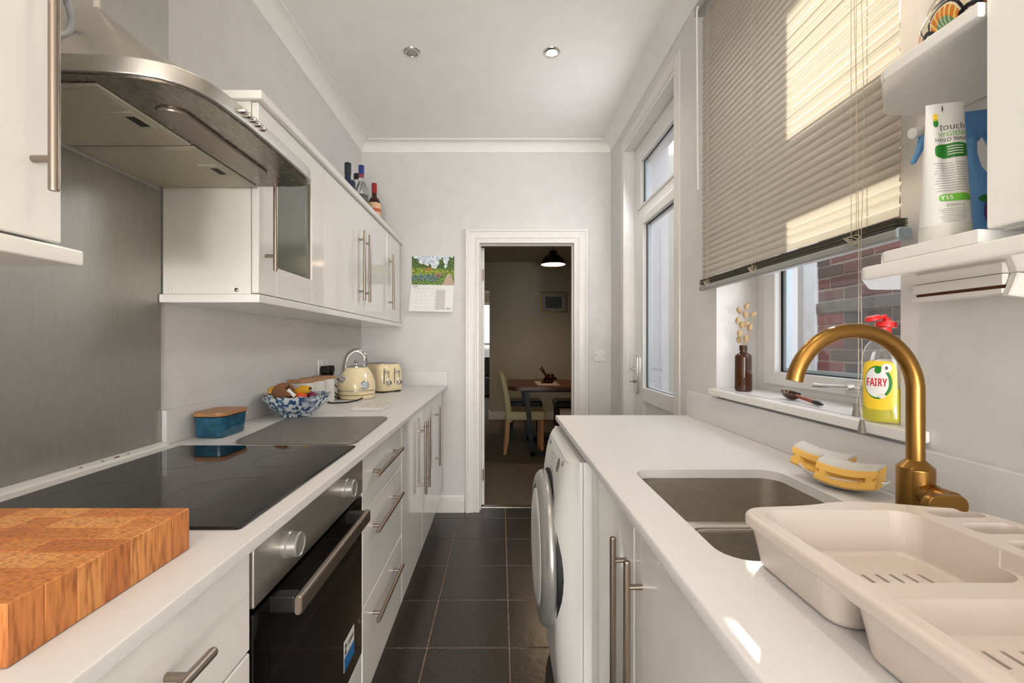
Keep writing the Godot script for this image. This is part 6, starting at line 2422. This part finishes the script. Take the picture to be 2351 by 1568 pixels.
	func lathe(profile: Array, c: Vector3, seg := 28, axis := "y", caps := true) -> void:
		var rings := []
		for q in profile:
			var r := []
			for i in seg:
				var a := TAU * i / seg
				var w := Vector2(cos(a) * q[0], sin(a) * q[0])
				r.append(c + lift(w, q[1], axis))
			rings.append(r)
		loft(rings, true, caps)

	func sweep(path: Array, normal: Vector3, profile: Array, closed := false) -> void:
		# profile points are (away from the path to its left, along the normal); corners are mitred
		var rings := []
		var n := path.size()
		for k in n:
			var t1: Vector3 = (path[(k + 1) % n] - path[k]).normalized() if closed or k < n - 1 else (path[k] - path[k - 1]).normalized()
			var t0: Vector3 = (path[k] - path[(k + n - 1) % n]).normalized() if closed or k > 0 else t1
			var n0 := normal.cross(t0)
			var n1 := normal.cross(t1)
			var s := n0 + n1
			s *= 2.0 / s.length_squared()
			var r := []
			for q in profile:
				r.append(path[k] + s * q[0] + normal * q[1])
			rings.append(r)
		if closed:
			rings.append(rings[0])
		var s0 := p.size()
		loft(rings, true, false)
		if not closed:
			var flat := PackedVector2Array()
			for q in profile:
				flat.append(Vector2(q[0], q[1]))
			var t3 := Geometry2D.triangulate_polygon(flat)
			for r in [rings[0], rings[n - 1]]:
				for k in t3.size() / 3:
					tri(r[t3[k * 3]], r[t3[k * 3 + 1]], r[t3[k * 3 + 2]])
		fix_parts(s0)

	func mesh(shift := Vector3.ZERO) -> ArrayMesh:
		var n := p.size()
		var fn := PackedVector3Array()
		fn.resize(n / 3)
		var un := PackedVector3Array()
		un.resize(n / 3)
		var at := {}
		var keys := []
		keys.resize(n)
		for t in n / 3:
			var w := (p[t * 3 + 2] - p[t * 3]).cross(p[t * 3 + 1] - p[t * 3])
			fn[t] = w
			un[t] = w.normalized()
			if ang > 0.0:
				for j in 3:
					var h := Vector3i((p[t * 3 + j] * 40000.0).round())
					keys[t * 3 + j] = h
					if not at.has(h):
						at[h] = []
					at[h].append(t)
		var nn := PackedVector3Array()
		nn.resize(n)
		var lim := cos(deg_to_rad(ang))
		for k in n:
			var t := k / 3
			if ang <= 0.0:
				nn[k] = un[t]
				continue
			var s := Vector3.ZERO
			for w in at[keys[k]]:
				if un[w].dot(un[t]) > lim:
					s += fn[w]
			nn[k] = s.normalized() if s.length_squared() > 0.0 else un[t]
		var v := PackedVector3Array()
		v.resize(n)
		for k in n:
			v[k] = p[k] + shift
		var a := []
		a.resize(Mesh.ARRAY_MAX)
		a[Mesh.ARRAY_VERTEX] = v
		a[Mesh.ARRAY_NORMAL] = nn
		a[Mesh.ARRAY_TEX_UV] = uv
		var m := ArrayMesh.new()
		m.add_surface_from_arrays(Mesh.PRIMITIVE_TRIANGLES, a)
		return m
